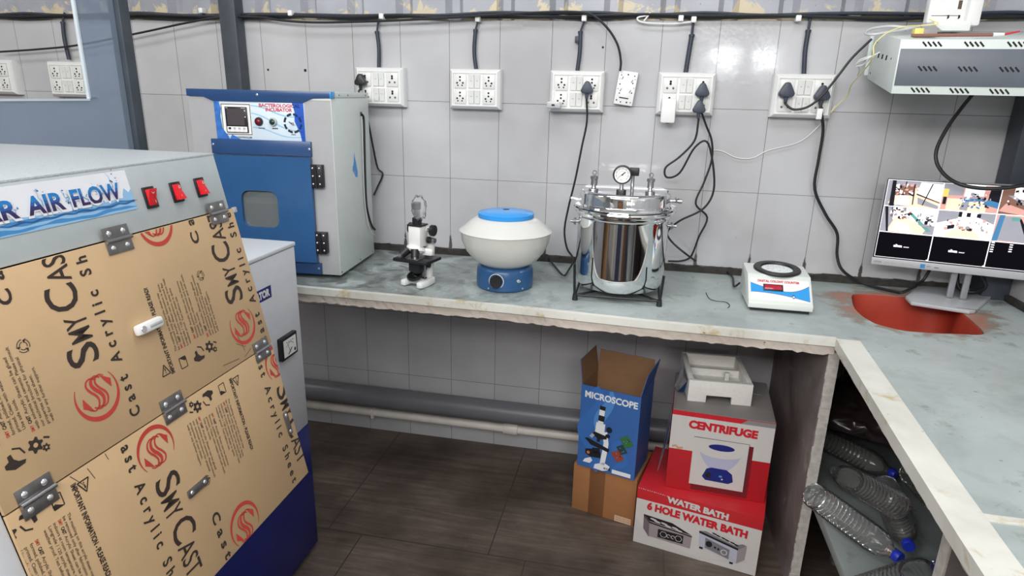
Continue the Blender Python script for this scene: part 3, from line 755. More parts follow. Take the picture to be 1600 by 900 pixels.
o = thing('wire_tag', 'small white paper tag wrapped on the cord below the right triangular plug', 'tag', WY(1280, 178, -.075))
MB().box(-.009, .009, -.006, .006, -.018, .018, PAPER, .002).build('paper_sleeve', o)
o = thing('phone_charger', 'tall white charger block plugged in beside the triangular plugs', 'charger', WY(1044, 173, -.048))
MB().box(-.026, .026, -.03, 0, -.043, .043, WHITE_PLASTIC, .007).build('charger_body', o)
MB().box(-.006, .006, -.0305, -.0295, -.044, -.0425, HOLE).build('charger_port', o)
o = thing('phone_charger', 'small white charger seen end-on with a dark port, lower left of the steel pot switchboard', 'charger', WY(868, 164, -.048))
MB().box(-.026, .022, -.05, .002, -.012, .012, WHITE_PLASTIC, .005).build('charger_body', o)
MB().box(-.023, .019, -.0515, -.0495, -.0095, .0095, SILVER, .0006).box(-.008, .004, -.0522, -.0512, -.003, .003, HOLE).build('charger_port', o)

# ================================================================== LAMINAR AIR FLOW CABINET
LT = Vector((.816, -1.5, 1.422)); LB = Vector((.946, -1.5, .791))
LV = (LT - LB).normalized(); LU = Vector((0, 1, 0)); LN = LU.cross(LV).normalized()
def LP(u, v, l=0.0): return LT + LU * u + LV * v + LN * l
laf = thing('laminar_flow_cabinet', 'large grey cabinet with sloping front of kraft-covered flaps and three red switches', 'cabinet', (.5, -1.78, 0))
LM = Matrix((LU.to_4d(), LV.to_4d(), LN.to_4d(), (0, 0, 0, 1))).transposed(); LM[3][3] = 1
LM = Matrix.Translation(LT) @ Matrix(((LU.x, LV.x, LN.x, 0), (LU.y, LV.y, LN.y, 0), (LU.z, LV.z, LN.z, 0), (0, 0, 0, 1)))
YN = -2.075
# carcass: back, side cheeks, deck
MB().box(.2, .22, YN, -1.5, .72, 1.405, LAFGREY).build('back_panel', laf, world=True)
def cheek(y0, y1, m):
    poly = [(.2, .74), (.84, .785), (LB.x - .014, LB.z + .012), (LT.x - .012, LT.z - .006), (.2, LT.z - .006)]
    return MB().prism(poly[::-1], -y1, -y0, m, Matrix(((1, 0, 0, 0), (0, 0, -1, 0), (0, 1, 0, 0), (0, 0, 0, 1))))
cheek(-1.52, -1.503, LAFGREY).build('side_panel', laf, world=True, flat=True)
cheek(YN, YN + .02, WHITE_PAINT).build('side_panel', laf, world=True, flat=True)
MB().box(.2, .84, YN + .02, -1.52, .77, .785, STEEL).build('work_deck', laf, world=True)
MB().box(.22, .5, YN + .1, -1.6, 0, .77, mat('plywood_stand', (186, 146, 104), .5, var=.1), .004).build('stand', laf, world=True)
tp = MB().box(.2, LT.x + .001, YN, LT.y, LT.z - .006, LT.z, LAFTOP, .002).build('top_panel', laf, world=True)
st = MB().box(YN - LT.y, 0, -.1, -.001, -.012, 0, LAFGREY, .0015, LM).build('control_fascia', laf, world=True)
MB().box(YN - LT.y, -.54, -.66, -.101, -.012, 0, WHITE_PAINT, .0015, LM).build('front_frame', laf, world=True)
# banner
pr = Print(LP(0, 0), LU, LV)
BW = ink('banner_white', (226, 228, 234)); B1 = ink('banner_pale_blue', (140, 184, 220)); B2 = ink('banner_mid_blue', (66, 134, 190)); B3 = ink('banner_deep_blue', (34, 84, 146)); B4 = ink('banner_navy', (50, 44, 98))
u0, u1, v0, v1 = -.555, -.209, -.0665, -.008
pr.rect(u0, v0, u1, v1, BW)
rnd = random.Random(3)
def wave(base, amp, f, ph, m, l):
    P = [(u0, v0)]; n = 60
    P += [(u1, v0)]
    for k in range(n + 1):
        x = u1 + (u0 - u1) * k / n; P.append((x, min(v1, v0 + base + amp * math.sin(x * f + ph) + amp * .5 * math.sin(x * f * 2.3 + ph))))
    pr.poly(P, m, l)
wave(.017, .0022, 46, .4, B1, 1); wave(.0145, .0016, 80, 1.4, B2, 2); wave(.010, .0016, 60, 2.2, B1, 3); wave(.0065, .0014, 70, .2, B2, 4); wave(.0025, .0012, 52, 1.1, B1, 5)
for k in range(9): 
    x = u0 + .03 + k * .035; pr.line([(x + j * .006, v0 + .012 + .0012 * math.sin(j + k)) for j in range(8)], lambda t: .0018 * math.sin(PI * t) + .0002, B3, 6)
pr.poly([(u1, v0 + .012), (u1, v0 + .031), (u1 - .006, v0 + .026), (u1 - .013, v0 + .033), (u1 - .018, v0 + .024), (u1 - .02, v0 + .014)], B1, 2)
for cx0, hh in ((-.53, .03), (-.49, .026), (-.415, .032), (-.396, .022), (-.352, .036), (-.344, .02), (-.315, .03), (-.312, .025), (-.285, .02), (-.264, .034), (-.236, .045), (-.24, .03)):
    P = [(cx0 + rnd.uniform(-.003, .003) - j * .0012, v0 + .014 + hh * j / 7) for j in range(8)]
    pr.line(P, lambda t: .0026 * (1 - t) + .0004, B2 if hh < .03 else B1, 2)
    for j in range(5):
        pr.ell(cx0 + rnd.uniform(-.008, .006), v0 + .016 + hh * rnd.uniform(.35, 1.05), rnd.uniform(.0006, .0018), rnd.uniform(.0006, .0018), rnd.choice((B1, B3, B4)), 3, 10)
T1 = ink('banner_letter_blue', (32, 122, 190)); T2 = ink('banner_letter_mid', (36, 92, 160)); T3 = ink('banner_letter_dark', (44, 52, 112)); T4 = ink('banner_letter_purple', (48, 34, 84))
for txt, a, b in (('LAMINAR', -.55, -.389), ('AIR', -.382, -.323), ('FLOW', -.316, -.2285)):
    pr.text(txt, (a, -.0485), (b, -.0485), .0245, BW, 7, .065)
    pr.text(txt, (a + .002, -.0475), (b - .002, -.0475), .0225, T1, 9, .03, bands=[(.3, T4), (.5, T3), (.7, T2), (1.2, T1)])
pr.build('banner_print', st)
# rocker switches
for u in (-.178, -.119, -.060):
    rk = MB().box(u - .0115, u + .0115, -.0705, -.0375, 0, .0035, BLACK, .0012, LM).build('rocker_switch', laf, world=True)
    t = MB(); P = [(-.0125, .002), (-.0125, .004), (-.003, .0055), (.0125, .0115), (.0125, .002)]
    up = u > -.15
    poly = [((-a if up else a) - .054, b) for a, b in P]
    MR = LM @ Matrix(((0, 0, 1, u - .0082), (1, 0, 0, 0), (0, 1, 0, 0), (0, 0, 0, 1)))
    t.prism(poly, 0, .0164, RED_SW, MR, .0006); t.build('red_rocker', rk, world=True)
    q = Print(LP(u, -.054, .0095), LU, LV); q.arc(0, .0075, .002, 0, 2 * PI, .0006, PAPER).rect(-.0003, -.009, .0003, -.005, PAPER); q.build('switch_marks', rk)
# kraft flaps
up = MB().box(-.54, .004, -.365, -.1015, .0005, .0045, KRAFT, .0004, LM); upper = up.build('upper_flap', laf, world=True)
lo = MB().box(-.54, .003, -.648, -.367, .0005, .0045, KRAFT, .0004, LM); lower = lo.build('lower_flap', laf, world=True)
MB().box(.004, .016, -.110, -.100, .0005, .0045, clear('clear_acrylic_tab', (236, 236, 236), .1, .35, .3), .0015, LM).build('acrylic_tab', laf, world=True)
KB = ink('kraft_black', (52, 42, 36), .6); KR = ink('kraft_red', (186, 62, 52), .6); KG = ink('kraft_grey_brown', (84, 66, 52), .6)
PAR = [["The masking on this acrylic sheet may", "be removed only after fabrication is done.", "SMY CAST Acrylic Sheet can be stored flat", "indoors at room temperature, away from heat.", "Longrade / 120 acrylic sheet is quite", "weather proof. Test before use."],
       ["SMY CAST Acrylic Sheet can be thermo", "formed, polished, machined and screen", "printed. Clean with water and soft cloth.", "Use safe tools."],
       ["SMY CAST Acrylic Sheet can be glued", "with solvents and cements. Please consult", "our technical brochure for physical", "properties of cast sheet.", "web for any further support."]]
class Sheet:
    """one masking-paper motif: local x runs along the lettering, y across; flip turns it upside down"""
    def __init__(s, pr, u, v, flip): s.p = pr; s.u = u; s.v = v; s.f = flip
    def X(s, x, y): return (s.u - y, s.v + x) if not s.f else (s.u + y, s.v - x)
    def text(s, t, x0, x1, y, h, m, w=0.0, sp=1.0): s.p.text(t, s.X(x0, y), s.X(x1, y), h, m, 1, w, sp)
    def poly(s, P, m, l=1): s.p.poly([s.X(*q) for q in P], m, l)
    def line(s, P, w, m, l=1): s.p.line([s.X(*q) for q in P], w, m, l)
def logo(pr, cx, cy, r, m, ang):
    c, q = math.cos(ang), math.sin(ang)
    def R(x, y): return (cx + (x * c - y * q) * r, cy + (x * q + y * c) * r)
    n = 48; a0, a1 = math.radians(150), math.radians(398)
    pr.line([R(math.cos(a0 + (a1 - a0) * k / n), math.sin(a0 + (a1 - a0) * k / n)) for k in range(n + 1)], lambda t: r * (.03 + .17 * math.sin(PI * min(1, t * 1.02)) ** 1.2), m, 1)
    S0 = [(.42, .62), (.2, .74), (-.06, .68), (-.16, .46), (-.02, .2), (.18, -.02), (.28, -.26), (.18, -.52), (-.08, -.64), (-.4, -.5)]
    def dense(P, sub=5):
        out = []
        for i in range(len(P) - 1):
            a = Vector(P[max(0, i - 1)]); b = Vector(P[i]); d = Vector(P[i + 1]); e = Vector(P[min(len(P) - 1, i + 2)])
            for k in range(sub):
                t = k / sub; w_ = .5 * ((2 * b) + (d - a) * t + (2 * a - 5 * b + 4 * d - e) * t * t + (3 * b - a - 3 * d + e) * t ** 3); out.append((w_.x, w_.y))
        return out + [P[-1]]
    for dx, wd in ((-.24, .1), (0, .16), (.2, .1)):
        pr.line([R(x * .8 + dx, y * .92) for x, y in dense(S0)], lambda t: r * wd * (.35 + .65 * math.sin(PI * t)), m, 1)
    pr.poly([R(.34, .66), (R(.8, .34)), R(.72, -.02), R(.52, .3)], m, 1)
    pr.poly([R(-.34, -.62), (R(-.78, -.3)), R(-.68, .08), R(-.5, -.26)], m, 1)
def icon_tri(sh, x, y, s, m):
    P = [(-.5, -.45), (.5, -.45), (0, .5)]; P = [(x + b * s, y - a * s) for a, b in P]
    P = [(x + a * s, y + b * s) for a, b in ((-.45, -.5), (-.45, .5), (.5, 0))]
    for a, b in zip(P, P[1:] + P[:1]): sh.line([a, b], s * .1, m)
    sh.line([(x - .12 * s, y), (x + .22 * s, y)], s * .1, m); sh.line([(x - .3 * s, y), (x - .2 * s, y)], s * .1, m)
def icon_gear(sh, x, y, s, m):
    def g(cx, cy, r):
        n = 24; sh.poly([(cx + r * (1.0 if (k // 2) % 2 else .7) * math.cos(2 * PI * k / n), cy + r * (1.0 if (k // 2) % 2 else .7) * math.sin(2 * PI * k / n)) for k in range(n)], m)
        n = 10; sh.poly([(cx + r * .3 * math.cos(2 * PI * k / n), cy + r * .3 * math.sin(2 * PI * k / n)) for k in range(n)], KRAFT, 2)
    g(x, y, s * .5); g(x - s * .45, y - s * .55, s * .26)
    sh.line([(x + .2 * s, y - .6 * s), (x + .02 * s, y - .95 * s)], s * .12, m)
def icon_page(sh, x, y, s, m):
    P = [(-.4, -.35), (.45, -.35), (.45, .35), (-.4, .35)]; P = [(x + a * s, y + b * s) for a, b in P]
    for a, b in zip(P, P[1:] + P[:1]): sh.line([a, b], s * .07, m)
    sh.poly([(x + .45 * s, y - .35 * s), (x + .45 * s, y + .3 * s), (x + .12 * s, y - .2 * s), (x + .2 * s, y - .42 * s)], m)
def icon_hand(sh, x, y, s, m):
    sh.poly([(x + a * s, y + b * s) for a, b in ((-.3, .5), (-.5, .1), (-.45, -.45), (-.28, -.55), (-.2, -.2), (0, 0), (.3, .05), (.25, .25), (0, .25), (-.1, .5))], m)
    sh.line([(x + .5 * s, y - .1 * s), (x + .35 * s, y - .45 * s), (x, y - .6 * s)], s * .09, m)
def icon_recycle(sh, x, y, s, m):
    for k in range(3):
        a = k * 2 * PI / 3
        for rr in (.5, .3): sh.line([(x + s * rr * math.cos(a + j * .28), y + s * rr * math.sin(a + j * .28)) for j in range(6)], s * .06, m)
        sh.poly([(x + s * rr * math.cos(a + an), y + s * rr * math.sin(a + an)) for rr, an in ((.62, 1.45), (.2, 1.45), (.42, 1.95))], m)
def motif(pr, u, v, flip):
    """origin: foot of the big lettering, just above the round mark"""
    s = Sheet(pr, u, v, flip); ang = PI / 2 if not flip else -PI / 2
    cx, cy = s.X(-.042, .023); logo(pr, cx, cy, .0335, KR, 0 if not flip else PI)
    s.text('S', .0, .028, 0, .045, KB, .008); s.text('MY', .031, .066, 0, .032, KB, .008)
    s.text('C', .075, .109, 0, .045, KB, .008); s.text('AST', .112, .166, 0, .032, KB, .008)
    s.text('Cast Acrylic Sheet', -.098, .188, -.031, .0165, KB, .028, 1.75)
    # information column
    y = -.114
    icon_tri(s, -.060, y + .017, .017, KB)
    s.text('IMPORTANT INFORMATION - PLEASE READ!', -.071, .067, y, .0072, KB, .035)
    for par, yy, n0 in ((PAR[0], y - .017, -.042), (PAR[1], y - .063, -.038), (PAR[2], y - .092, -.046)):
        for j, ln in enumerate(par):
            L = .0030 * len(ln) * .86; yl = yy - j * .0066
            if ln.startswith('SMY CAST'):
                s.text('SMY', n0, n0 + .0085, yl, .0040, KR, .02); s.text('CAST', n0 + .0105, n0 + .021, yl, .0042, KB, .04)
                s.text(ln[9:], n0 + .023, n0 + .023 + L * .8, yl, .0040, KG, .01)
            else: s.text(ln, n0, n0 + L, yl, .0040, KG, .01)
    icon_page(s, -.064, y - .022, .02, KB); icon_hand(s, -.064, y - .057, .024, KB); icon_gear(s, -.062, y - .086, .02, KB); icon_recycle(s, .054, y - .116, .016, KB)
pu = Print(LP(0, 0, .0045), LU, LV, .0002)
motif(pu, -.357, -.248, False); motif(pu, -.357 + .319, -.262, False); motif(pu, -.357 - .3225, -.248, False)
logo(pu, -.189, -.0915, .034, KR, 0)
pu.text('Ca', (-.105, -.142), (-.105, -.098), .017, KB, 1, .028, 1.6)
pu.text('Cast', (-.441, -.142), (-.441, -.06), .0165, KB, 1, .028, 1.75)
for a, b in (((-.14, -.352), (-.096, -.357)), ((-.092, -.33), (-.07, -.344)), ((-.083, -.318), (-.075, -.35)), ((-.08, -.36), (-.058, -.352))): pu.line([a, b], .0009, KG, 1)
pu.clip(-.539, -.3645, .003, -.1022).build('masking_print', upper)
plw = Print(LP(0, 0, .0045), LU, LV, .0002)
motif(plw, -.3445, -.450, True); motif(plw, -.022, -.450, True); motif(plw, -.3445 - .322, -.450, True)
logo(plw, -.202, -.622, .036, KR, PI); plw.text('Cast', (-.2655, -.56), (-.2655, -.645), .0165, KB, 1, .028, 1.75)
for a, b in (((-.43, -.372), (-.425, -.39)), ((-.4, -.368), (-.398, -.378)), ((-.455, -.368), (-.44, -.392))): plw.line([a, b], .0009, KG, 1)
plw.clip(-.539, -.6475, .0025, -.3675).build('masking_print', lower)
# hinges
def hinge(u, v, w=.046):
    h = MB().box(u - w / 2, u + w / 2, v + .002, v + .019, .0046, .0062, DSTEEL, .0004, LM).box(u - w / 2, u + w / 2, v - .019, v - .002, .0046, .0062, DSTEEL, .0004, LM)
    o = h.build('hinge', laf, world=True)
    MB().cyl(LP(u - w / 2, v, .0075), LP(u + w / 2, v, .0075), .0032, STEEL).build('hinge_pin', o, world=True)
    s = MB()
    for du in (-w * .28, w * .28):
        for dv in (-.0105, .0105): s.lathe([(0, .0022), (.0028, .0016), (.0042, 0)], SCREW, LM @ Matrix.Translation((u + du, v + dv, .0061)), 14)
    s.build('screws', o, world=True)
for u, v in ((-.266, -.102), (-.040, -.102), (-.5, -.102), (-.268, -.366), (-.030, -.366), (-.500, -.366)): hinge(u, v)
# white latch, door plates
lt = MB().box(-.293, -.243, -.242, -.226, .0046, .016, WHITE_PLASTIC, .004, LM).build('white_latch', laf, world=True)
MB().box(-.272, -.247, -.236, -.232, .0158, .017, SILVER, .0008, LM).lathe([(0, .001), (.0045, .001), (.005, 0)], SCREW, LM @ Matrix.Translation((-.284, -.234, .016))).build('latch_slot', lt, world=True)
def bolt_plate(u0, u1, v0, v1):
    o = MB().box(u0, u1, v0, v1, .0046, .0072, DSTEEL, .0025, LM).build('bolt_plate', laf, world=True)
    s = MB()
    if u1 - u0 > v1 - v0: q = ((u0 + .008, (v0 + v1) / 2), (u1 - .008, (v0 + v1) / 2))
    else: q = (((u0 + u1) / 2, v0 + .007), ((u0 + u1) / 2, v1 - .007))
    for a, b in q: s.lathe([(0, .0016), (.0026, .0012), (.0036, 0)], SCREW, LM @ Matrix.Translation((a, b, .0071)), 14)
    s.build('screws', o, world=True)
bolt_plate(-.296, -.250, -.509, -.496); bolt_plate(-.024, -.012, -.550, -.502)

# ================================================================== WHITE AND BLUE FLOOR INCUBATOR
wi = thing('floor_incubator', 'white floor-standing incubator with navy base and a small dial meter', 'incubator', (.28, -1.085, 0))
FX = .555
MB().box(0.01, FX, -1.36, -.812, .481, 1.08, WHITE_PAINT, .003).build('upper_body', wi, world=True)
MB().box(0.008, FX + .002, -1.362, -.810, .02, .4805, NAVY, .003).box(.05, FX - .04, -1.32, -.85, 0, .02, BLACK).build('base', wi, world=True)
MB().box(0.006, FX + .003, -1.364, -.808, 1.081, 1.094, WHITE_PAINT, .004).build('lid', wi, world=True)
pw = Print((FX + .0005, -.955, .963), (0, 1, 0), (0, 0, 1))
pw.rect(-.155, 0, 0, .036, ink('label_navy', (34, 36, 120))).text('INCUBATOR', (-.148, .0085), (-.008, .0085), .0195, PAPER, 1, .06)
pw.build('name_label', wi)
mt = MB().box(FX - .002, FX + .014, -.948, -.860, .757, .828, BLACK, .003).build('meter', wi, world=True)
pm = Print((FX + .0142, -.904, .7925), (0, 1, 0), (0, 0, 1), .0003)
pm.rect(-.035, -.027, .035, .027, PAPER)
pm.arc(0, -.012, .025, .6, 2.5, .0014, BLACK, 1); pm.line([(0, -.02), (-.012, .012)], .0018, BLACK, 1); pm.line([(-.012, -.022), (.01, -.006)], .004, BLACK, 1); pm.ell(.026, -.018, .005, .006, BLACK, 1)
for k in range(4): pm.rect(-.018 + k * .011, .015, -.014 + k * .011, .019, KG, 1)
pm.build('meter_dial', mt)

# ================================================================== BENCH INCUBATOR
bi = thing('bench_incubator', 'blue-fronted bacteriological incubator with a small round-cornered window on the worktop', 'incubator', (.533, -.478, ZT + .0008), math.radians(4))
XW = -.512
MB().box(XW, 0, 0, .36, .014, .628, PALE_PAINT, .002).build('cabinet_body', bi)
MB().box(XW + .002, -.002, -.002, .0005, .016, .62, FRONT_GREY).build('front_panel', bi)
MB().box(XW, 0.001, 0, .361, .6285, .647, PALE_PAINT, .002).build('top_lid', bi)
s = MB()
for y in (.07, .15, .33): s.lathe([(0, .001), (.0025, .0008), (.003, 0)], HOLE, Matrix.Translation((.001, y, .637)) @ Matrix.Rotation(PI / 2, 4, 'Y'), 12)
for y in (.012, .2, .34): s.lathe([(0, .001), (.0025, .0008), (.003, 0)], HOLE, Matrix.Translation((0, y, .024)) @ Matrix.Rotation(PI / 2, 4, 'Y'), 12)
s.build('side_screws', bi)
for x in (XW + .04, -.04):
    for y in (.05, .31): MB().lathe([(0, 0), (.014, 0), (.012, .0145), (0, .0145)], RUBBER, Matrix.Translation((x, y, 0))).build('foot', bi)
FR = lambda a, b: Matrix(((1, 0, 0, 0), (0, 0, -1, 0), (0, 1, 0, 0), (0, 0, 0, 1)))   # xy->xz, extrude to -y
strip = MB().prism([(XW, .648), (XW, .624), (-.452, .623), (-.418, .609), (-.1, .6095), (-.062, .626), (0, .628), (0, .648)][::-1], .0025, .007, BLUE_D, FR(0, 0), .0008).build('top_trim', bi)
MB().box(-.002, .0035, -.007, .03, .627, .6485, SKY_BLUE, .002).build('tape_wrap', strip)
MB().lathe([(0, .002), (.004, .001), (.0045, 0)], SCREW, Matrix.Translation((-.256, -.007, .633)) @ Matrix.Rotation(PI / 2, 4, 'X'), 14).build('screw', strip)
panel = MB().box(-.416, -.094, -.0045, -.001, .484, .6095, mat('panel_sheet', (206, 220, 230), .3, var=.03), .0006).build('control_panel', bi)
pp = Print((0, -.0045, 0), (1, 0, 0), (0, 0, 1), .0002)
PB = ink('panel_swoosh', (150, 190, 216)); PR = ink('panel_red', (196, 66, 84)); PK = ink('panel_black', (26, 26, 34))
for z0, z1 in ((.597, .56), (.575, .51), (.525, .493)): pp.line([(-.30 + .02 * k, z0 + (z1 - z0) * (k / 10) + .006 * math.sin(k * .7)) for k in range(11)], lambda t: .003 + .002 * math.sin(PI * t), PB, 0)
pp.text('BACTEROLOGICAL', (-.254, .594), (-.107, .594), .0105, PR, 2, .04); pp.text('INCUBATOR', (-.231, .5805), (-.136, .5805), .0105, PR, 2, .04)
pp.rect(-.394, .4975, -.284, .6035, PAPER, 1)
for a in ((-.392, .4995, -.286, .502), (-.392, .599, -.286, .6015), (-.392, .4995, -.3895, .6015), (-.2885, .4995, -.286, .6015)): pp.rect(*a, PK, 2)
pp.text('CONTROLLER', (-.345, .4885), (-.288, .4885), .005, PK, 2, .03); pp.text('HEATER', (-.262, .522), (-.238, .522), .0035, PK, 2, .03); pp.text('MAINS', (-.212, .522), (-.192, .522), .0042, PK, 2, .05)
for k in range(8):
    a = k * PI / 4 + .12; pp.arc(-.137, .543, .0295, a, a + .58, .0075, PK, 2, 8)
pp.text('FAN', (-.145, .5035), (-.13, .5035), .004, PK, 2, .03)
pp.build('panel_print', panel, world=False)
fl = MB(); rn = random.Random(5)
fl.solid_sheet([(-.416, -.0056, .4845), (-.37, -.0056, .4845), (-.375, -.0056, .495), (-.393, -.0056, .52), (-.397, -.0056, .56), (-.392, -.0056, .585), (-.398, -.0056, .6095), (-.416, -.0056, .6095)], .0006, FILM)
fl.solid_sheet([(-.37, -.0056, .4845), (-.33, -.0056, .4845), (-.36, -.0056, .50)], .0006, FILM)
fl.build('peeling_film', panel, flat=True); fl = MB()
fl.solid_sheet([(-.095, -.0056, .4845), (-.095, -.0056, .6095), (-.135, -.0056, .6095), (-.128, -.0056, .58), (-.13, -.0056, .55), (-.113, -.0056, .51), (-.108, -.0056, .4845)][::-1], .0006, clear('loose_blue_film', (190, 210, 246), .2, .14, .15, (80, 126, 204)))
fl.build('peeling_film', panel, flat=True)
ctl = MB().box(-.3775, -.2975, -.0085, -.0045, .506, .592, BLACK, .0015).build('temperature_controller', panel)
pc = Print((0, -.0086, 0), (1, 0, 0), (0, 0, 1), .0002)
pc.rect(-.371, .531, -.309, .586, ink('lcd_dark', (66, 58, 62))).rect(-.374, .509, -.301, .527, PAPER)
pc.text('PID', (-.374, .5865), (-.366, .5865), .003, PAPER, 1); pc.text('TC-96', (-.318, .5865), (-.304, .5865), .003, PAPER, 1)
for k in range(4): pc.rect(-.369 + k * .0175, .517, -.36 + k * .0175, .524, SILVER if k else PK, 1); pc.ell(-.3645 + k * .0175, .513, .0016, .0012, SILVER, 1, 10)
for z in (.578, .558): pc.rect(-.307, z, -.303, z + .003, PAPER, 1)
pc.build('controller_print', ctl, world=False)
RX = Matrix.Rotation(PI / 2, 4, 'X')
for x, m, nm in ((-.258, mat('red_lens', (116, 14, 34), .15), 'red_lamp'), (-.207, mat('green_lens', (14, 62, 52), .15), 'green_lamp')):
    b = MB().lathe([(.0145, 0), (.0145, .004), (.012, .009), (.010, .009), (.010, .0)], SILVER if nm[0] == 'g' else BLACK, Matrix.Translation((x, -.0045, .5455)) @ RX, 24).build(nm, panel)
    MB().lathe([(0, .012), (.006, .0115), (.0098, .008), (.0098, 0)], m, Matrix.Translation((x, -.0045, .5455)) @ RX, 24).build('lens', b)
kn = MB().lathe([(0, .012), (.003, .012), (.0035, 0)], STEEL, Matrix.Translation((-.137, -.0045, .543)) @ RX).box(-.0105, .009, -.012, -.009, -.002, .002, DSTEEL, .001, Matrix.Translation((-.137, -.0045, .543)) @ Matrix.Rotation(.5, 4, 'Y')).build('thermostat_spindle', panel)
tr2 = MB().box(-.438, -.076, -.012, -.0005, .434, .484, BLUE_D, .0015).build('door_header', bi)
s = MB()
for x, z in ((-.431, .465), (-.082, .459)): s.lathe([(0, .002), (.0035, .001), (.004, 0)], SCREW, Matrix.Translation((x, -.012, z)) @ RX, 14)
s.build('screws', tr2)
# door with window
def rrect(x0, x1, z0, z1, r, n=6):
    P = []
    for cx, cz, a in ((x1 - r, z1 - r, 0), (x0 + r, z1 - r, PI / 2), (x0 + r, z0 + r, PI), (x1 - r, z0 + r, 1.5 * PI)):
        for k in range(n + 1): P.append((cx + r * math.cos(a + PI / 2 * k / n), cz + r * math.sin(a + PI / 2 * k / n)))
    return P
win = rrect(-.3415, -.2065, .181, .311, .03)
dm = plate_with_hole(rrect(-.437, -.0775, .062, .431, .002), win, .006, .022, BLUE)
bmesh.ops.transform(dm.bm, matrix=FR(0, 0), verts=dm.bm.verts)
door = dm.build('door', bi, flat=True)
MB().prism(win, .007, .009, GLASS_REFLECT, FR(0, 0)).build('window_pane', door, flat=True)
cav = MB().box(-.35, -.2, -.004, -.003, .17, .32, mat('chamber_reflection_grey', (150, 152, 150), .35, metal=.3)).build('chamber_behind_window', door)  # chamber colour lightened to imitate the room's reflection in the window
MB().box(-.438, -.067, -.008, -.0005, .016, .058, BLUE_D, .001).lathe([(0, .002), (.0035, .001), (.004, 0)], SCREW, Matrix.Translation((-.078, -.008, .038)) @ RX, 14).build('lower_trim', bi)
MB().box(-.437, -.076, -.006, -.0005, .0585, .0615, DSTEEL).build('threshold', bi)
for z0, z1 in ((.331, .409), (.097, .174)):
    h = MB().box(-.0765, -.037, -.0245, -.0225, z0, z1, BLACK, .0006).box(-.0765, -.037, -.0225, -.0005, z0 + .001, z1 - .001, BLACK, .0006).cyl((-.0585, -.0255, z0), (-.0585, -.0255, z1), .0042, BLACK).build('hinge', bi)
    s = MB()
    for x in (-.070, -.046):
        for k in range(3): s.lathe([(0, .002), (.0026, .0012), (.0034, 0)], SCREW, Matrix.Translation((x, -.0245, z0 + .012 + k * .027)) @ RX, 12)
    s.build('screws', h)
MB().tube([(.004, .275, .569), (.0065, .286, .55), (.006, .283, .45), (.005, .279, .33), (.005, .279, .23), (.006, .30, .17), (.006, .33, .13), (.006, .362, .11)], .0042, RUBBER, 8).box(-.001, .003, .268, .282, .562, .578, BLACK, .002).build('side_cord', bi)
MB().tube([(.003, .272, .562), (.005, .268, .5), (.004, .265, .38), (.004, .265, .26), (.004, .282, .17), (.005, .31, .12), (.005, .362, .085)], .0012, WHITE_PLASTIC, 6).build('pale_side_wire', bi)
f2 = MB(); f2.solid_sheet([(.0002, .186, .434), (.0002, .2, .40), (.0002, .214, .36), (.0002, .21, .342), (.0002, .19, .344), (.0002, .178, .36), (.0002, .17, .386), (.0002, .178, .40)][::-1], -.0008, mat('torn_blue_tape', (36, 140, 214), .3, var=.2, scale=80))
f2.solid_sheet([(.0008, .162, .372), (.0008, .168, .39), (.0008, .178, .37), (.0008, .2, .362), (.0008, .19, .352)], .0008, FILM_L); f2.build('torn_tape', bi, flat=True)

# ================================================================== MICROSCOPE
Z0 = ZT + .0008
ms = thing('microscope', 'small white and black microscope with a clear bag over its eyepiece', 'microscope', (.823, -.452, Z0), math.radians(-14))
WM = mat('white_microscope_enamel', (226, 226, 224), .25, var=.02)
b = MB()
b.prism([(-.048, -.052), (-.026, -.055), (-.022, -.02), (.018, -.02), (.022, -.058), (.044, -.058), (.05, -.02), (.046, .03), (.03, .05), (-.03, .05), (-.048, .03)], 0, .022, WM, None, .006)
b.build('horseshoe_base', ms)
MB().tube([(.012, .03, .012), (.016, .034, .06), (.018, .040, .11), (.018, .042, .15), (.016, .03, .185), (.012, .012, .198)], lambda t: .019 - .004 * t, WM, 14).build('arm', ms)
MB().box(-.07, .068, -.062, .038, .088, .100, BLACK, .003).build('stage', ms)
MB().box(-.014, .03, -.058, -.02, .1, .103, DSTEEL, .001).build('slide_clip', ms)
MB().box(-.024, .022, -.035, .02, .05, .0885, BLACK, .005).cyl((0, -.01, .05), (0, -.01, .044), .018, BLACK).build('condenser', ms)
MB().cyl((.03, -.012, .02), (.03, -.012, .088), .004, STEEL).build('guide_rod', ms)
mr = MB().lathe([(0, -.004), (.027, -.004), (.029, 0), (.027, .005), (.022, .005), (.022, .001), (0, .001)], BLACK, Matrix.Translation((-.006, -.022, .034)) @ Matrix.Rotation(.45, 4, 'X'), 28).box(-.01, .036, -.016, -.008, .026, .032, BLACK, .002).build('mirror', ms)
MB().lathe([(0, .0022), (.0215, .002)], CHROME, Matrix.Translation((-.006, -.022, .034)) @ Matrix.Rotation(.45, 4, 'X'), 28).build('mirror_glass', mr)
MB().box(-.026, .024, -.03, .018, .138, .212, WM, .006).build('body_tube', ms)
MB().box(-.028, .026, -.032, .02, .212, .217, BLACK, .001).build('tube_collar', ms)
MB().cyl((-.003, -.006, .217), (-.003, -.006, .238), .0165, BLACK).cyl((-.003, -.006, .238), (-.003, -.006, .268), .0115, STEEL).cyl((-.003, -.006, .268), (-.003, -.006, .292), .0145, BLACK).build('eyepiece', ms)
n = MB().lathe([(0, .018), (.02, .018), (.034, .012), (.036, .004), (.028, -.006), (0, -.008)], WM, Matrix.Translation((-.004, -.014, .124)) @ Matrix.Rotation(-.28, 4, 'X') @ Matrix.Rotation(.1, 4, 'Y'), 28).build('nosepiece', ms)
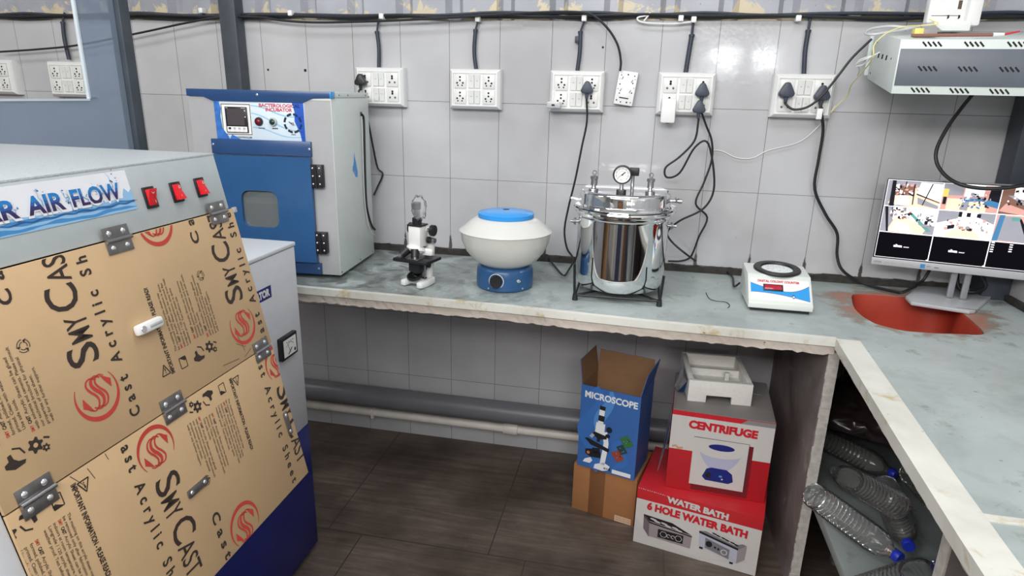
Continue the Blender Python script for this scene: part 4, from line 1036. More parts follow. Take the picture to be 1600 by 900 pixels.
for p0, p1, r in (((-.022, -.034, .132), (-.040, -.052, .110), .0165), ((.006, -.034, .130), (.012, -.046, .106), .0165)):
    MB().cyl(p0, p1, r, BLACK, r * .8).cyl(p1, tuple(Vector(p1) * 1.28 - Vector(p0) * .28), r * .55, STEEL, r * .4).build('objective', n)
MB().prism([(-.01, -.012), (.05, -.006), (.056, .002), (.04, .01), (-.01, .012)], .108, .132, WM, None, .004).build('arm_nose', ms)
for x, sg in ((-.033, -1), (.044, 1)):
    MB().cyl((x, .012, .196), (x + sg * .012, .012, .196), .0195, BLACK, seg=24).cyl((x - sg * .016, .012, .196), (x, .012, .196), .006, STEEL).build('coarse_focus_knob', ms)
MB().cyl((.028, .014, .160), (.036, .014, .160), .012, BLACK).cyl((.036, .014, .160), (.048, .014, .160), .0095, BLACK).cyl((.048, .014, .160), (.057, .014, .160), .0092, STEEL).build('fine_focus_knob', ms)
MB().cyl((.034, -.005, .074), (.046, -.005, .074), .009, BLACK).build('condenser_knob', ms)
t = bmesh.new(); bmesh.ops.create_uvsphere(t, u_segments=22, v_segments=16, radius=1)
rb = random.Random(4)
for v in t.verts:
    k = 1 + .16 * math.sin(7 * v.co.x + 3 * v.co.z) * math.cos(9 * v.co.y + 2) + rb.uniform(-.07, .07)
    v.co = Vector((v.co.x * .027 * k + .006, v.co.y * .024 * k - .006, v.co.z * .043 * k + .272))
bgm = MB(); bgm.smooth = 180; bgm.take(t, POLY).build('clear_bag', ms)

# ================================================================== CENTRIFUGE
ce = thing('centrifuge', 'round blue and cream tabletop centrifuge with a bright blue lid', 'centrifuge', (1.118, -.385, Z0))
MB().lathe([(0, 0), (.096, 0), (.1, .004), (.101, .03), (.099, .066), (.094, .076), (.085, .080), (0, .080)], BLUE, None, 64).build('base', ce)
MB().lathe([(.07, .079), (.086, .081), (.112, .098), (.138, .130), (.153, .165), (.159, .196), (.1605, .200)], CREAM_BOWL, None, 72).build('bowl', ce)
MB().lathe([(.1605, .1985), (.1625, .2005), (.1605, .203), (.15, .209), (.12, .236), (.104, .2455), (.094, .2475), (0, .2475)], CREAM_BOWL, None, 72).build('upper_cover', ce)
ld = MB().lathe([(.090, .2478), (.0965, .248), (.0970, .2485), (.0970, .2615), (.0960, .2625), (.06, .269), (.012, .2725)], SKY_BLUE, None, 64).build('lid', ce)
MB().lathe([(.012, .2727), (.0, .2727)], HOLE, None, 24).build('lid_hole', ld)
kb = MB().lathe([(0, .018), (.019, .018), (.0205, .015), (.0215, 0)], BLACK, Matrix.Translation((-.009, -.099, .040)) @ RX, 32).build('speed_knob', ce)
pk = Print((-.009, -.1018, .040), (1, 0, 0), (0, 0, 1)); 
mbk = MB(); 
P = []
for k in range(31):
    a = math.radians(-50 + 290 * k / 30); x = -.009 + .0255 * math.cos(a); P.append((x, -math.sqrt(.1012 ** 2 - x * x), .040 + .0255 * math.sin(a)))
mbk.tube(P, .0013, PAPER, 6, 2).build('dial_arc', kb)
MB().cyl((.062, -.078, .041), (.0665, -.0845, .042), .0055, SILVER).cyl((.066, -.084, .042), (.073, -.093, .044), .0025, SCREW).build('toggle_switch', ce)
s = MB()
for a in (-112, -40, -180, 30): 
    a = math.radians(a); s.lathe([(0, .0022), (.0028, .0014), (.0034, 0)], SCREW, Matrix.Translation((.1 * math.cos(a), .1 * math.sin(a), .011)) @ Matrix.Rotation(a, 4, 'Z') @ Matrix.Rotation(PI / 2, 4, 'Y'), 12)
s.build('base_screws', ce)
for a in (45, 135, 225, 315):
    a = math.radians(a)

# ================================================================== STEEL AUTOCLAVE POT
ac = thing('autoclave', 'tall polished steel pressure pot with a dial gauge on its lid, on a black stand', 'autoclave', (1.517, -.352, Z0))
BZ = .022
MB().lathe([(0, BZ), (.115, BZ + .001), (.138, BZ + .01), (.150, BZ + .032), (.1525, BZ + .06), (.1525, .262), (.1535, .268)], CHROME, None, 96).build('pot_body', ac)
MB().lathe([(.1535, .268), (.158, .274), (.158, .284), (.170, .288), (.172, .293), (.170, .299), (.158, .300), (.157, .302)], CHROME, None, 96).build('body_flange', ac)
ldd = MB().lathe([(.157, .3025), (.169, .3035), (.171, .307), (.169, .311), (.154, .314), (.1525, .320), (.1525, .346), (.149, .354), (.143, .3575), (.138, .3565), (.130, .3535), (0, .3535)], CHROME, None, 96).build('lid', ac)
def valve(x, y):
    v = MB().lathe([(0, 0), (.016, 0), (.016, .003), (.008, .005), (.006, .012), (.0105, .014), (.0105, .034), (.0135, .036), (.0135, .044), (.009, .046), (.004, .049), (0, .049)], STEEL, Matrix.Translation((x, y, .3535)), 24).build('safety_valve', ldd)
    MB().tube([(x + .0065 * math.cos(k * PI / 4), y, .3535 + .056 + .0065 * math.sin(k * PI / 4)) for k in range(8)], .0014, STEEL, 6, 2, True).build('pull_ring', v)
valve(-.104, -.012); valve(.082, -.012)
gx, gy, gz = -.012, -.02, .408
g = MB().lathe([(0, -.012), (.028, -.012), (.031, -.008), (.031, .008), (.028, .010), (.026, .010), (.026, .006), (0, .006)], BLACK, Matrix.Translation((gx, gy, gz)) @ RX, 40).build('pressure_gauge', ldd)
MB().lathe([(0, .0065), (.026, .0065)], PAPER, Matrix.Translation((gx, gy, gz)) @ RX, 40).build('dial', g)
pg = Print((gx, gy - .0067, gz), (1, 0, 0), (0, 0, 1), .0002)
pg.arc(0, 0, .0195, math.radians(-45), math.radians(225), .0008, PK, 0); pg.arc(0, 0, .012, math.radians(-40), math.radians(200), .0006, PK, 0)
for k in range(9):
    a = math.radians(-45 + 270 * k / 8); pg.line([(.0175 * math.cos(a), .0175 * math.sin(a)), (.0225 * math.cos(a), .0225 * math.sin(a))], .0009, PK, 0)
pg.line([(-.013, -.01), (.008, .007)], lambda t: .0014, PK, 1); pg.poly([(.003, .0005), (.013, .011), (.002, .006)], PK, 1); pg.ell(0, 0, .003, .003, PK, 2, 14)
pg.text('kg/cm', (-.006, -.0175), (.006, -.0175), .0028, PK, 1)
pg.build('dial_print', g, world=False)
MB().cyl((gx, gy + .002, .3535), (gx, gy + .002, gz - .028), .0065, STEEL).cyl((gx, gy + .002, .3535), (gx, gy + .002, .358), .016, BLACK, seg=6).build('gauge_stem', ldd)
MB().cyl((.022, .035, .3535), (.022, .035, .40), .006, STEEL).box(.008, .042, .022, .048, .40, .426, BLACK, .003).build('steam_weight', ldd)
def wing(a, r0, z, part):
    a = math.radians(a); c, s_ = math.cos(a), math.sin(a); 
    o = MB().cyl((c * r0, s_ * r0, z), (c * (r0 + .028), s_ * (r0 + .028), z), .0045, STEEL).cyl((c * (r0 + .012), s_ * (r0 + .012), z - .012), (c * (r0 + .012), s_ * (r0 + .012), z + .012), .0035, STEEL).cyl((c * (r0 + .01), s_ * (r0 + .01), z), (c * (r0 + .018), s_ * (r0 + .018), z), .008, STEEL, seg=6)
    return o.build(part, ac)
wing(190, .150, .245, 'wing_bolt'); wing(-4, .150, .245, 'wing_bolt')
o = MB().cyl((.145, -.03, .331), (.178, -.03, .331), .006, STEEL).cyl((.168, -.045, .338), (.168, -.015, .338), .004, STEEL).cyl((.166, -.03, .331), (.172, -.03, .342), .006, STEEL).cyl((.176, -.03, .331), (.186, -.03, .331), .0075, STEEL, seg=8).build('drain_tap', ac)
MB().tube([(-.152, -.02, .318), (-.17, -.022, .322), (-.178, -.022, .322)], .004, WHITE_PLASTIC, 8).build('white_valve_tip', ac)
L4 = [(-.136, -.138), (.140, -.132), (.142, .138), (-.138, .134)]
st = thing('pot_stand', 'black metal four-legged stand carrying the steel pot', 'stand', (1.517, -.352, Z0))
for (x, y) in L4:
    hz = .125 if y < 0 and x < 0 else .105
    lg = MB().tube([(x, y, .006), (x * 1.02, y * 1.02, .04), (x * 1.045, y * 1.045, hz)], .0045, BLACK, 8, 3).build('leg', st)
    MB().lathe([(0, 0), (.0095, 0), (.0075, .022), (0, .022)], RUBBER, Matrix.Translation((x, y, 0)), 16).build('rubber_foot', lg)
r_ = MB(); Q = [(x * 1.0, y * 1.0, .0165) for x, y in L4]
for a, b_ in zip(Q, Q[1:] + Q[:1]): r_.cyl(a, b_, .0042, BLACK, seg=10)
r_.cyl(Q[0], Q[2], .004, BLACK, seg=10).cyl(Q[1], Q[3], .004, BLACK, seg=10)
r_.build('ring_frame', st)

# ================================================================== DIGITAL COLONY COUNTER
XA, XB = 1.938, 2.134
cc = thing('colony_counter', 'white digital colony counter with a sloping blue label and round black ring on top', 'counter', (2.036, -.36, Z0))
pf = [(-.455, .012), (-.455, .030), (-.448, .034), (-.370, .1035), (-.258, .112), (-.248, .106), (-.248, .012)]
MY = Matrix(((0, 0, 1, 0), (1, 0, 0, 0), (0, 1, 0, 0), (0, 0, 0, 1)))
mb = MB().prism([(y, z) for y, z in pf], XA, XB, mat('pale_instrument_shell', (214, 218, 214), .35, var=.02), Matrix.Translation((0, 0, Z0)) @ MY, .002); mb.build('case', cc, world=True)
MB().box(XA + .01, XB - .006, -.44, -.255, Z0, Z0 + .0115, BLACK).build('underside', cc, world=True)
vv = Vector((0, .078, .0695)).normalized()
q = Print((XA, -.448, Z0 + .034), (1, 0, 0), vv, .0002)
LB1 = ink('label_sky_blue', (34, 146, 214)); LB2 = ink('label_violet', (112, 60, 130)); LR = ink('label_red', (198, 44, 58))
H = .1045; a0, a1, h0, h1 = .008, .188, .006, .088
q.rect(a0, h0, a1, h1, PAPER)
topc = [(a0 + (a1 - a0) * k / 24, .070 - .028 * math.sin(PI / 2 * min(1, k / 15)) + (.026 * max(0, (k - 15) / 9) ** 2)) for k in range(25)]
botc = [(a0 + (a1 - a0) * k / 24, .034 + .004 * math.sin(k / 24 * PI) - .025 * (k / 24) ** 1.4) for k in range(25)]
q.poly(botc + topc[::-1], LB1, 1)
q.line(topc, .0011, LB2, 2); q.line(botc, .0011, LB2, 2)
q.text('DIGITAL COLONY COUNTER', (.030, .0745), (.160, .0745), .0078, LR, 3, .05)
q.ell(.139, .024, .0045, .0075, ink('label_badge', (40, 60, 120)), 3); q.ell(.139, .0235, .0032, .0032, PAPER, 4)
q.build('front_label', cc)
SL = Matrix.Translation((XA, -.448, Z0 + .034)) @ Matrix(((1, 0, 0, 0), (0, vv.y, -vv.z, 0), (0, vv.z, vv.y, 0), (0, 0, 0, 1)))
dsp = MB().box(.047, .108, .041, .066, 0, .003, BLACK, .0008, SL).build('display', cc, world=True)
MB().box(.051, .104, .046, .0625, .0028, .0036, mat('red_display_window', (176, 40, 62), .12), .0002, SL).build('red_window', dsp, world=True)
TP = Matrix.Translation(((XA + XB) / 2 + .003, -.312, Z0 + .1081)) @ Matrix.Rotation(.076, 4, 'X')
rg = MB().lathe([(.050, 0), (.075, 0), (.0755, .004), (.073, .0075), (.054, .0075), (.050, .003)], BLACK, TP, 56).build('ring', cc, world=True)
MB().lathe([(0, .0015), (.050, .0015)], mat('counting_glass', (226, 230, 232), .25, var=.25, scale=160), TP, 48).build('counting_plate', rg, world=True)
o = thing('loose_wire', 'short thin black wire lying loose on the worktop between pot and colony counter', 'wire', WZ(1120, 465, ZT + .002))
MB().tube([WZ(x, y, ZT + .0026) for x, y in ((1103, 457), (1108, 466), (1118, 470), (1134, 472), (1140, 477), (1137, 481))], .0012, RUBBER, 6).build('wire_strand', o, world=True)
# foam crumbs and the white wet ring on the worktop are part of its surface wear

# ================================================================== CCTV MONITOR
a = math.radians(-12); mc = Vector((2.386, -.128, 0))
mo = thing('monitor', 'silver monitor showing a grid of camera views above the red sink', 'monitor', (2.386, -.128, Z0), a)
MWd = .497
scr = MB().box(0, MWd, 0, .022, .108, .412, SILVER, .004).build('screen_housing', mo)
MB().box(.002, MWd - .002, -.003, .001, .134, .410, BLACK, .0015).build('bezel', scr)
MB().box(0, MWd, -.005, .002, .108, .134, SILVER, .003).build('lower_bezel', scr)
def emis(n, c, e=1.0):
    return mat('screen_' + n, c, .6, var=.03, scale=30, emit=e, spec=0.0)
E_W = emis('white', (240, 236, 240), .8); E_TAN = emis('tan', (236, 204, 180), .8); E_PINK = emis('pink', (206, 156, 146), .7); E_GR = emis('grey', (150, 150, 160), .6)
E_DK = emis('dark', (38, 36, 44), .4); E_BK = emis('black', (16, 15, 20), .3); E_BR = emis('brown', (128, 96, 84), .6); E_BL = emis('blue', (70, 120, 160), .7); E_YE = emis('yellow', (222, 196, 110), .7); E_TE = emis('teal', (96, 150, 146), .7)
ps = Print((.006, -.0031, .138), (1, 0, 0), (0, 0, 1), .0002)
SW, SH = .485, .268; cw, chh = SW / 3, SH / 3
ps.rect(0, 0, SW, SH, E_W)
def cell(c, r, polys):
    x0 = c * cw + .0015; y0 = (2 - r) * chh + .0015; w_ = cw - .003; h_ = chh - .003
    for k, (m, P) in enumerate(polys): ps.poly([(x0 + max(0, min(1, a_)) * w_, y0 + max(0, min(1, b_)) * h_) for a_, b_ in P], m, 1 + k * .5)
def RR(m, x0, y0, x1, y1): return (m, [(x0, y0), (x1, y0), (x1, y1), (x0, y1)])
rs = random.Random(11)
def clutter(n, x0, x1, y0, y1, ms_):
    out = []
    for _ in range(int(n * 2.2)):
        x = rs.uniform(x0, x1); y = rs.uniform(y0, y1); w_ = rs.uniform(.015, .06); h_ = rs.uniform(.03, .12); k = rs.uniform(-.04, .04)
        out.append((rs.choice(ms_), [(x, y), (x + w_, y + k), (x + w_, y + h_ + k), (x, y + h_)]))
    return out
cell(0, 0, [RR(E_GR, 0, 0, 1, 1), (E_TAN, [(.05, .1), (.5, 0), (1, 0), (1, .45), (.5, .75), (.2, .6)]), (E_W, [(.55, .5), (1, .3), (1, .95), (.6, .98)]), (E_BR, [(.12, .42), (.52, .45), (.5, .85), (.15, .78)])] + clutter(16, .15, .55, .4, .8, [E_W, E_DK, E_PINK]) + [(E_W, [(.18, .04), (.45, .1), (.4, .42), (.25, .45)]), (E_GR, [(.58, .4), (.98, .12), (.98, 0), (.6, .15)]), (E_DK, [(.08, 0), (.17, 0), (.14, 1), (.07, 1)]), (E_DK, [(.48, .9), (.5, .9), (.52, .1), (.5, .1)]), (E_DK, [(.8, .95), (.82, .95), (.7, .1), (.68, .1)]), (E_DK, [(.55, .55), (1, .25), (1, .22), (.55, .5)]), (E_DK, [(.32, .98), (.34, .98), (.33, .7), (.31, .7)])])
cell(1, 0, [RR(E_PINK, 0, 0, 1, 1), RR(E_TAN, .1, 0, .8, .45), (E_GR, [(0, .55), (.36, .58), (.36, 1), (0, 1)]), (E_W, [(.38, .55), (.72, .6), (.72, 1), (.38, 1)]), RR(E_YE, 0, .5, .1, .8), (E_DK, [(.8, .35), (1, .2), (1, 1), (.82, .95)]), (E_BL, [(.72, .3), (1, .18), (1, .4), (.8, .48)]), (E_GR, [(.34, .05), (.48, .02), (.5, .55), (.4, .55)]), (E_BL, [(.4, .35), (.75, .42), (.74, .5), (.4, .5)])] + clutter(20, .3, .85, .1, .65, [E_GR, E_DK, E_W, E_BL]) + [RR(E_DK, .02, .22, .08, .5)])
cell(2, 0, [RR(E_BR, 0, 0, 1, 1), (E_W, [(.2, .6), (.5, .55), (.5, 1), (.2, 1)]), (E_W, [(.6, .3), (.75, .3), (.75, 1), (.6, 1)]), (E_GR, [(.1, .7), (.2, .7), (.7, .2), (.6, .15)]), (E_GR, [(.8, .1), (.95, .1), (.95, .8), (.8, .8)]), (E_PINK, [(0, .1), (.4, 0), (.6, .1), (.1, .4)])] + clutter(16, .1, .9, .3, .9, [E_DK, E_W, E_PINK]))
cell(0, 1, [RR(E_GR, 0, 0, 1, 1), (E_W, [(.2, .5), (1, .35), (1, 1), (.2, 1)]), (E_TAN, [(.12, .02), (.8, 0), (.85, .2), (.5, .6), (.25, .62)]), (E_W, [(.18, .05), (.6, .05), (.5, .35), (.28, .45)]), (E_TE, [(.5, .75), (.55, .8), (.95, .15), (.88, .1)]), (E_DK, [(.02, 1), (.08, 1), (.16, 0), (.12, 0)])] + clutter(18, .12, .5, .55, .95, [E_BR, E_DK, E_W, E_GR]) + clutter(10, .6, .95, .3, .75, [E_DK, E_GR]))
cell(1, 1, [RR(E_GR, 0, 0, 1, 1), (E_W, [(0, 0), (1, 0), (1, .6), (.6, .9), (.3, .7), (0, .5)]), (E_TAN, [(.15, 0), (.85, 0), (.6, .45), (.4, .45)]), (E_W, [(.36, .75), (.7, .75), (.7, 1), (.36, 1)]), RR(E_DK, .36, .8, .42, 1), RR(E_DK, .5, .82, .57, .98), RR(E_DK, .68, .82, .75, .96)] + clutter(24, .1, .9, .25, .65, [E_DK, E_W, E_GR, E_PINK]) + [(E_DK, [(.2, .3), (.32, .36), (.32, .5), (.2, .45)])])
cell(2, 1, [RR(E_PINK, 0, 0, 1, 1), (E_GR, [(.08, .05), (.62, 0), (.4, .95), (.12, .95)]), (E_BL, [(0, 0), (.1, .02), (.14, 1), (.05, 1)]), (E_DK, [(.38, .9), (.42, .9), (.7, .02), (.6, .0)]), (E_TE, [(.26, .8), (.4, .82), (.4, .95), (.26, .95)]), (E_BR, [(.7, 0), (1, 0), (1, .3), (.85, .2)])] + clutter(8, .5, .95, .3, .9, [E_W, E_BR]))
for c in range(3): cell(c, 2, [RR(E_BK, 0, 0, 1, 1)])
for c in (0, 1):
    x = c * cw + .052
    ps.text('alhua', (x, .040), (x + .026, .040), .0085, E_W, 8, .05); ps.text('TECHNOLOGY', (x + .03, .040), (x + .047, .040), .003, E_W, 8, .04)
    ps.rect((c + 1) * cw - .006, .0018, (c + 1) * cw - .002, .0055, E_W, 8)
for i in range(3):
    for j in range(4 if i else 5): ps.rect(2 * cw + .004 + i * .05, .083 - j * .0075 - i * .002, 2 * cw + .013 + i * .05, .0865 - j * .0075 - i * .002, E_W, 8)
ps.build('camera_view_grid', scr, world=False)
pz = Print((0, -.0051, .108), (1, 0, 0), (0, 0, 1), .0002)
pz.rect(.008, .009, .032, .015, ink('bezel_mark_grey', (150, 152, 156)))
for k, x in enumerate((.042, .062, .088, .112)): pz.text(('HDMI', 'VGA', 'IPS FHD', '75Hz')[k], (x, .010), (x + .014, .010), .0036, MATS['ink_bezel_mark_grey'], 0)
pz.rect(.149, .005, .163, .019, ink('sticker_blue', (50, 130, 196)), 0).text('LED', (.168, .011), (.180, .011), .004, ink('bezel_dark', (90, 92, 98)), 0).rect(.190, .010, .204, .0125, MATS['ink_bezel_dark'], 0).rect(.190, .006, .216, .0075, MATS['ink_bezel_mark_grey'], 0)
pz.build('bezel_print', scr, world=False)
for x in (.250, .290): MB().box(x, x + .02, .026, .04, .012, .26, mat('grey_stand_column', (150, 152, 156), .35, metal=.4), .003).build('stand_column', mo)
ca, sa = math.cos(a), math.sin(a)
def ml(p): d = p - Vector((2.386, -.128, Z0)); return (d.x * ca + d.y * sa, -d.x * sa + d.y * ca)
bp_ = [ml(WZ(x, y, ZT + .012)) for x, y in ((1415, 463), (1424, 472), (1515, 486), (1524, 485), (1549, 463), (1543, 458))]
bb = MB().prism(bp_ + [(bp_[-1][0] - .16, bp_[-1][1] + .03), (bp_[0][0] + .06, bp_[0][1] + .17)], 0, .011, SILVER, None, .002).build('stand_base', mo)
MB().box(.262, .36, -.085, -.082, .0105, .0118, DSTEEL, 0, Matrix.Translation((0, 0, 0)) @ Matrix.Rotation(-.02, 4, 'Z')).build('base_groove', bb)
o = thing('monitor_cable', 'black cable hanging from the vented rack and passing in front of the monitor screen', 'cable', WY(1520, 148, -.25))
MB().tube([WY(x, y, c) for x, y, c in ((1521, 146, -.20), (1500, 172, -.19), (1480, 200, -.17), (1464, 232, -.16), (1464, 255, -.17), (1478, 275, -.20), (1500, 288, -.235), (1530, 294, -.25), (1565, 294, -.26), (1605, 288, -.26), (1640, 275, -.25))], .006, RUBBER, 8).build('cable', o, world=True)
o = thing('power_cable', 'looped black cable lying behind the monitor base at the right', 'cable', WY(1535, 445, -.05))
MB().tube([Vector(p) for p in ((2.69, -.045, 1.08), (2.70, -.05, .97), (2.705, -.07, .915), (2.72, -.085, .903), (2.75, -.10, .906), (2.765, -.12, .94), (2.72, -.105, 1.0), (2.66, -.06, 1.08))], .0065, RUBBER, 8).build('cable', o, world=True)

# ================================================================== VENTED WALL RACK
ra = math.radians(-4.7); RO = WX(1392, 146.4, 2.26)
RD = -RO.y - .055
rk = thing('vented_rack', 'pale grey wall rack with slate front and slanted vent slots, upper right', 'rack', RO, ra)
RH = .148; RWd = .72
def wedge(x0, x1, poly, m, bev=.0): return MB().prism(poly, x0, x1, m, MY, bev)
drop_ = .052
side = [(0, 0), (0, RH), (RD, RH + drop_), (RD, drop_)]
wedge(0, RWd, side[::-1], PALE_PAINT, .0015).build('rack_body', rk)
MB().box(.004, RWd - .002, -.002, .001, .023, RH - .025, GREY_PANEL, .0006).build('front_panel', rk)
s = MB(); n0 = 0
def slot_row(zc, tilt, x0, step, y):
    x = x0
    out = []
    while x < RWd - .06:
        m_ = MB()
        for k in range(4):
            M = Matrix.Translation((x + k * .0125, y, zc)) @ Matrix.Rotation(tilt, 4, 'Y')
            m_.box(-.0022, .0022, -.0006, .0006, -.0085, .0085, HOLE, .0003, M)
        m_.build('vent_slots', rk); x += step
slot_row(.0115, -.75, .055, .098, -.0004); slot_row(.07, -.75, .062, .1, -.0022); slot_row(RH - .0125, -.75, .062, .103, -.0004)
s = MB()
for k in range(3):
    for j in range(3): s.box(-.0006, .0006, -.0012, .0012, -.007, .007, HOLE, 0, Matrix.Translation((-.0002, RD * (.35 + .15 * k) + j * .006, .085 + drop_ * (.4 + .12 * k))) @ Matrix.Rotation(.3, 4, 'X'))
for y, z in ((RD * .82, drop_ * .82 + .12), (RD * .88, drop_ * .88 + .022), (RD * .2, .1)): s.lathe([(0, .001), (.003, .0008), (.0035, 0)], HOLE, Matrix.Translation((0, y, z)) @ Matrix.Rotation(-PI / 2, 4, 'Y'), 10)
s.build('side_holes', rk)
MB().box(-.012, 0, RD - .012, RD, drop_ + .01, RH + drop_ - .012, PALE_PAINT, .001).build('mounting_ear', rk)
def rkw(x, y, z): return FRAME[rk.name] @ Vector((x, y, z))
topz = lambda y: RH + drop_ * y / RD
# things lying on the rack
P0 = WY(1447, 36, -.27); P1 = WY(1507, 36, -.27)
ap = thing('access_unit', 'white plastic network unit standing open on top of the rack', 'unit', (P0.x, -.27, RO.z + topz(.2) + .002))
wu = P1.x - P0.x; zb = RO.z + topz(.2) + .002
hb = P0.z - zb
MB().box(0, wu, 0, .03, hb, hb + .26, WHITE_PLASTIC, .004).build('back_shell', ap)
MB().box(wu - .004, wu + .034, -.02, .03, hb * .6, hb + .26, WHITE_PLASTIC, .008).build('side_cover', ap)
MB().prism([(.004, hb + .002), (wu, hb + .002), (wu, .0), (.03, .0), (.008, hb * .6)], -.05, .045, WHITE_PLASTIC, Matrix(((1, 0, 0, 0), (0, 0, -1, 0), (0, 1, 0, 0), (0, 0, 0, 1))), .002).build('foot_ledge', ap)
pa = Print((0, -.0002, hb), (1, 0, 0), (0, 0, 1), .0003)
pa.rect(wu * .38, .036, wu * .88, .2, PAPER, 0).poly([(wu * .38, .085), (wu * .52, .075), (wu * .52, .094)], ink('label_green', (40, 150, 96)), 1)
pa.text('MODEL NO', (wu * .56, .078), (wu * .82, .078), .005, KG, 1).text('SERIAL', (wu * .56, .068), (wu * .74, .068), .004, KG, 1).rect(wu * .74, .038, wu * .84, .062, KG, 1)
for x in (.36, .66): pa.rect(wu * (x - .26), .0195, wu * (x + .18), .021, KG, 0)
for x in (.52, .80): pa.poly([(wu * x, .010), (wu * (x + .05), .014), (wu * (x + .05), .022), (wu * x, .022)], HOLE, 1)
pa.build('shell_print', ap, world=False)
tz = rkw(.1, .04, topz(.04)).z
tp = WY(1440, 50, -.215)
o = thing('adapter_block', 'small grey block wrapped with yellow tape on top of the rack', 'adapter', (WY(1429, 54, RO.y + .05).x, RO.y + .05, RO.z + topz(.05) + .006), ra)
MB().box(0, .058, 0, .03, 0.0, .02, mat('grey_block', (150, 144, 144), .4), .002).build('block', o)
MB().box(-.001, .022, -.001, .031, -.0005, .021, mat('yellow_tape', (232, 214, 110), .4), .001).build('yellow_wrap', o)
o = thing('tester_rod', 'brown rod with white collar and red tip lying on the front of the rack top', 'rod', rkw(.03, .022, topz(.022) + .007), ra)
MB().cyl((0, 0, .002), (.20, -.002, .003), .0045, mat('brown_rod', (134, 92, 80), .4)).build('rod', o)
MB().cyl((.20, -.002, .003), (.227, -.002, .004), .006, WHITE_PLASTIC, .0045).build('white_collar', o)
MB().cyl((.227, -.002, .004), (.262, -.004, .012), .003, mat('red_tip', (196, 40, 52), .35), .002).build('red_tip', o)
def wire(label, pts, r, m, name='wire'):
    o = thing(name, label, 'wire', pts[0]); MB().tube(pts, r, m, 7).build('strand', o, world=True); return o
YR = RO.y
wire('thick pale grey cable looping over the left end of the rack top', [WY(x, y, c) for x, y, c in ((1440, 44, -.21), (1420, 43, -.18), (1390, 41, -.16), (1362, 45, -.18), (1352, 52, -.22), (1362, 54, -.26), (1385, 51, -.26), (1408, 47, -.24), (1436, 41, -.22))], .0042, mat('pale_grey_cable', (196, 198, 200), .4))
wire('thin yellow wire running from the white unit over the rack end down to the switchboard', [WY(x, y, c) for x, y, c in ((1452, 30, -.34), (1466, 37, -.345), (1440, 40, -.335), (1410, 42, -.28), (1385, 52, -.31), (1366, 70, -.34), (1364, 90, -.35), (1350, 110, -.25), (1330, 133, -.1), (1324, 150, -.05), (1308, 165, -.03), (1298, 176, -.03))], .0018, mat('yellow_wire', (226, 214, 140), .4))
wire('thin white wire hanging across the tiles from the rack towards the pot', [WY(x, y, -.012) for x, y in ((1305, 165), (1290, 185), (1262, 213), (1240, 225), (1200, 235), (1175, 247), (1150, 246), (1128, 236), (1110, 234))], .0014, mat('white_wire', (222, 222, 220), .4))
wire('white twisted pair knotted at the left end of the rack', [WY(x, y, c) for x, y, c in ((1374, 82, -.31), (1358, 90, -.335), (1342, 97, -.30), (1338, 103, -.28), (1350, 100, -.30), (1362, 88, -.335), (1345, 93, -.30), (1339, 100, -.27), (1343, 108, -.2), (1340, 118, -.12))], .0022, WHITE_PLASTIC)

# ================================================================== BOXES UNDER THE WORKTOP
def carton(name, label, loc, ang, W, D, H, m, th=.004):
    o = thing(name, label, 'box', loc, math.radians(ang)); MB().box(0, W, 0, D, 0, H, m, .0015).build('carton_body', o); return o
cb = carton('cardboard_box', 'plain brown cardboard carton under the blue microscope box', (1.402, -.388, .0005), -15.0, .246, .22, .198, CARD)
MB().box(.066, .126, -.0008, .221, .0005, .1988, TAPE, .0004).build('tape_band', cb)
pc_ = Print((0, -.0002, 0), (1, 0, 0), (0, 0, 1), .0003)
pc_.rect(.172, .002, .236, .028, ink('carton_label', (206, 178, 150))).text('Handle with care', (.176, .018), (.232, .018), .005, ink('carton_red', (170, 90, 70)), 1).text('LABORATORY USE', (.176, .008), (.232, .008), .005, MATS['ink_carton_red'], 1)
pc_.build('carton_label', cb, world=False)
# microscope box, open at the top
mx = thing('microscope_box', 'open blue printed microscope box standing on the plain carton', 'box', (1.414, -.398, .2), math.radians(-15.6))
MBLUE = mat('blue_printed_card', (58, 104, 172), .4, var=.08, scale=4); W, D, H, T = .222, .17, .332, .003
b = MB()
for x0, x1, y0, y1, z0, z1 in ((0, W, 0, T, 0, H), (0, W, D - T, D, 0, H), (0, T, T, D - T, 0, H), (W - T, W, T, D - T, 0, H), (T, W - T, T, D - T, 0, T)):
    b.box(x0, x1, y0, y1, z0, z1, MBLUE)
for x0, x1, y0, y1, z0, z1 in ((T, W - T, T, T + .0006, T, H), (T, W - T, D - T - .0006, D - T, T, H), (T, T + .0006, T, D - T, T, H), (W - T - .0006, W - T, T, D - T, T, H)):
    b.box(x0, x1, y0, y1, z0, z1, CARD_IN)
b.build('box_sleeve', mx)
def flap(P, th, mo_, mi_):
    P = P[::-1]; f = MB(); f.solid_sheet(P, th, mo_); n = (Vector(P[1]) - Vector(P[0])).cross(Vector(P[2]) - Vector(P[0])).normalized()
    f.solid_sheet([Vector(p) + n * (th + .0001) for p in P], .0006, mi_); return f.build('top_flap', mx, flat=True)
flap([(0.001, D, H), (0.001, 0, H), (-.012, .004, H + .092), (-.012, D - .004, H + .092)], .002, MBLUE, CARD_IN)
flap([(W - .001, 0, H), (W - .001, D, H), (W + .016, D - .004, H + .088), (W + .016, .004, H + .084)], .002, MBLUE, CARD_IN)
flap([(0.002, D - .001, H), (W - .002, D - .001, H), (W - .006, D + .006, H + .078), (.006, D + .006, H + .078)][::-1], .002, MBLUE, CARD_IN)
q = Print((0, -.0002, 0), (1, 0, 0), (0, 0, 1), .0003)
L1 = ink('box_light_blue', (82, 140, 206)); L2 = ink('box_mid_blue', (56, 110, 184)); WK = ink('box_white', (232, 234, 238)); DKI = ink('box_dark', (26, 26, 32))
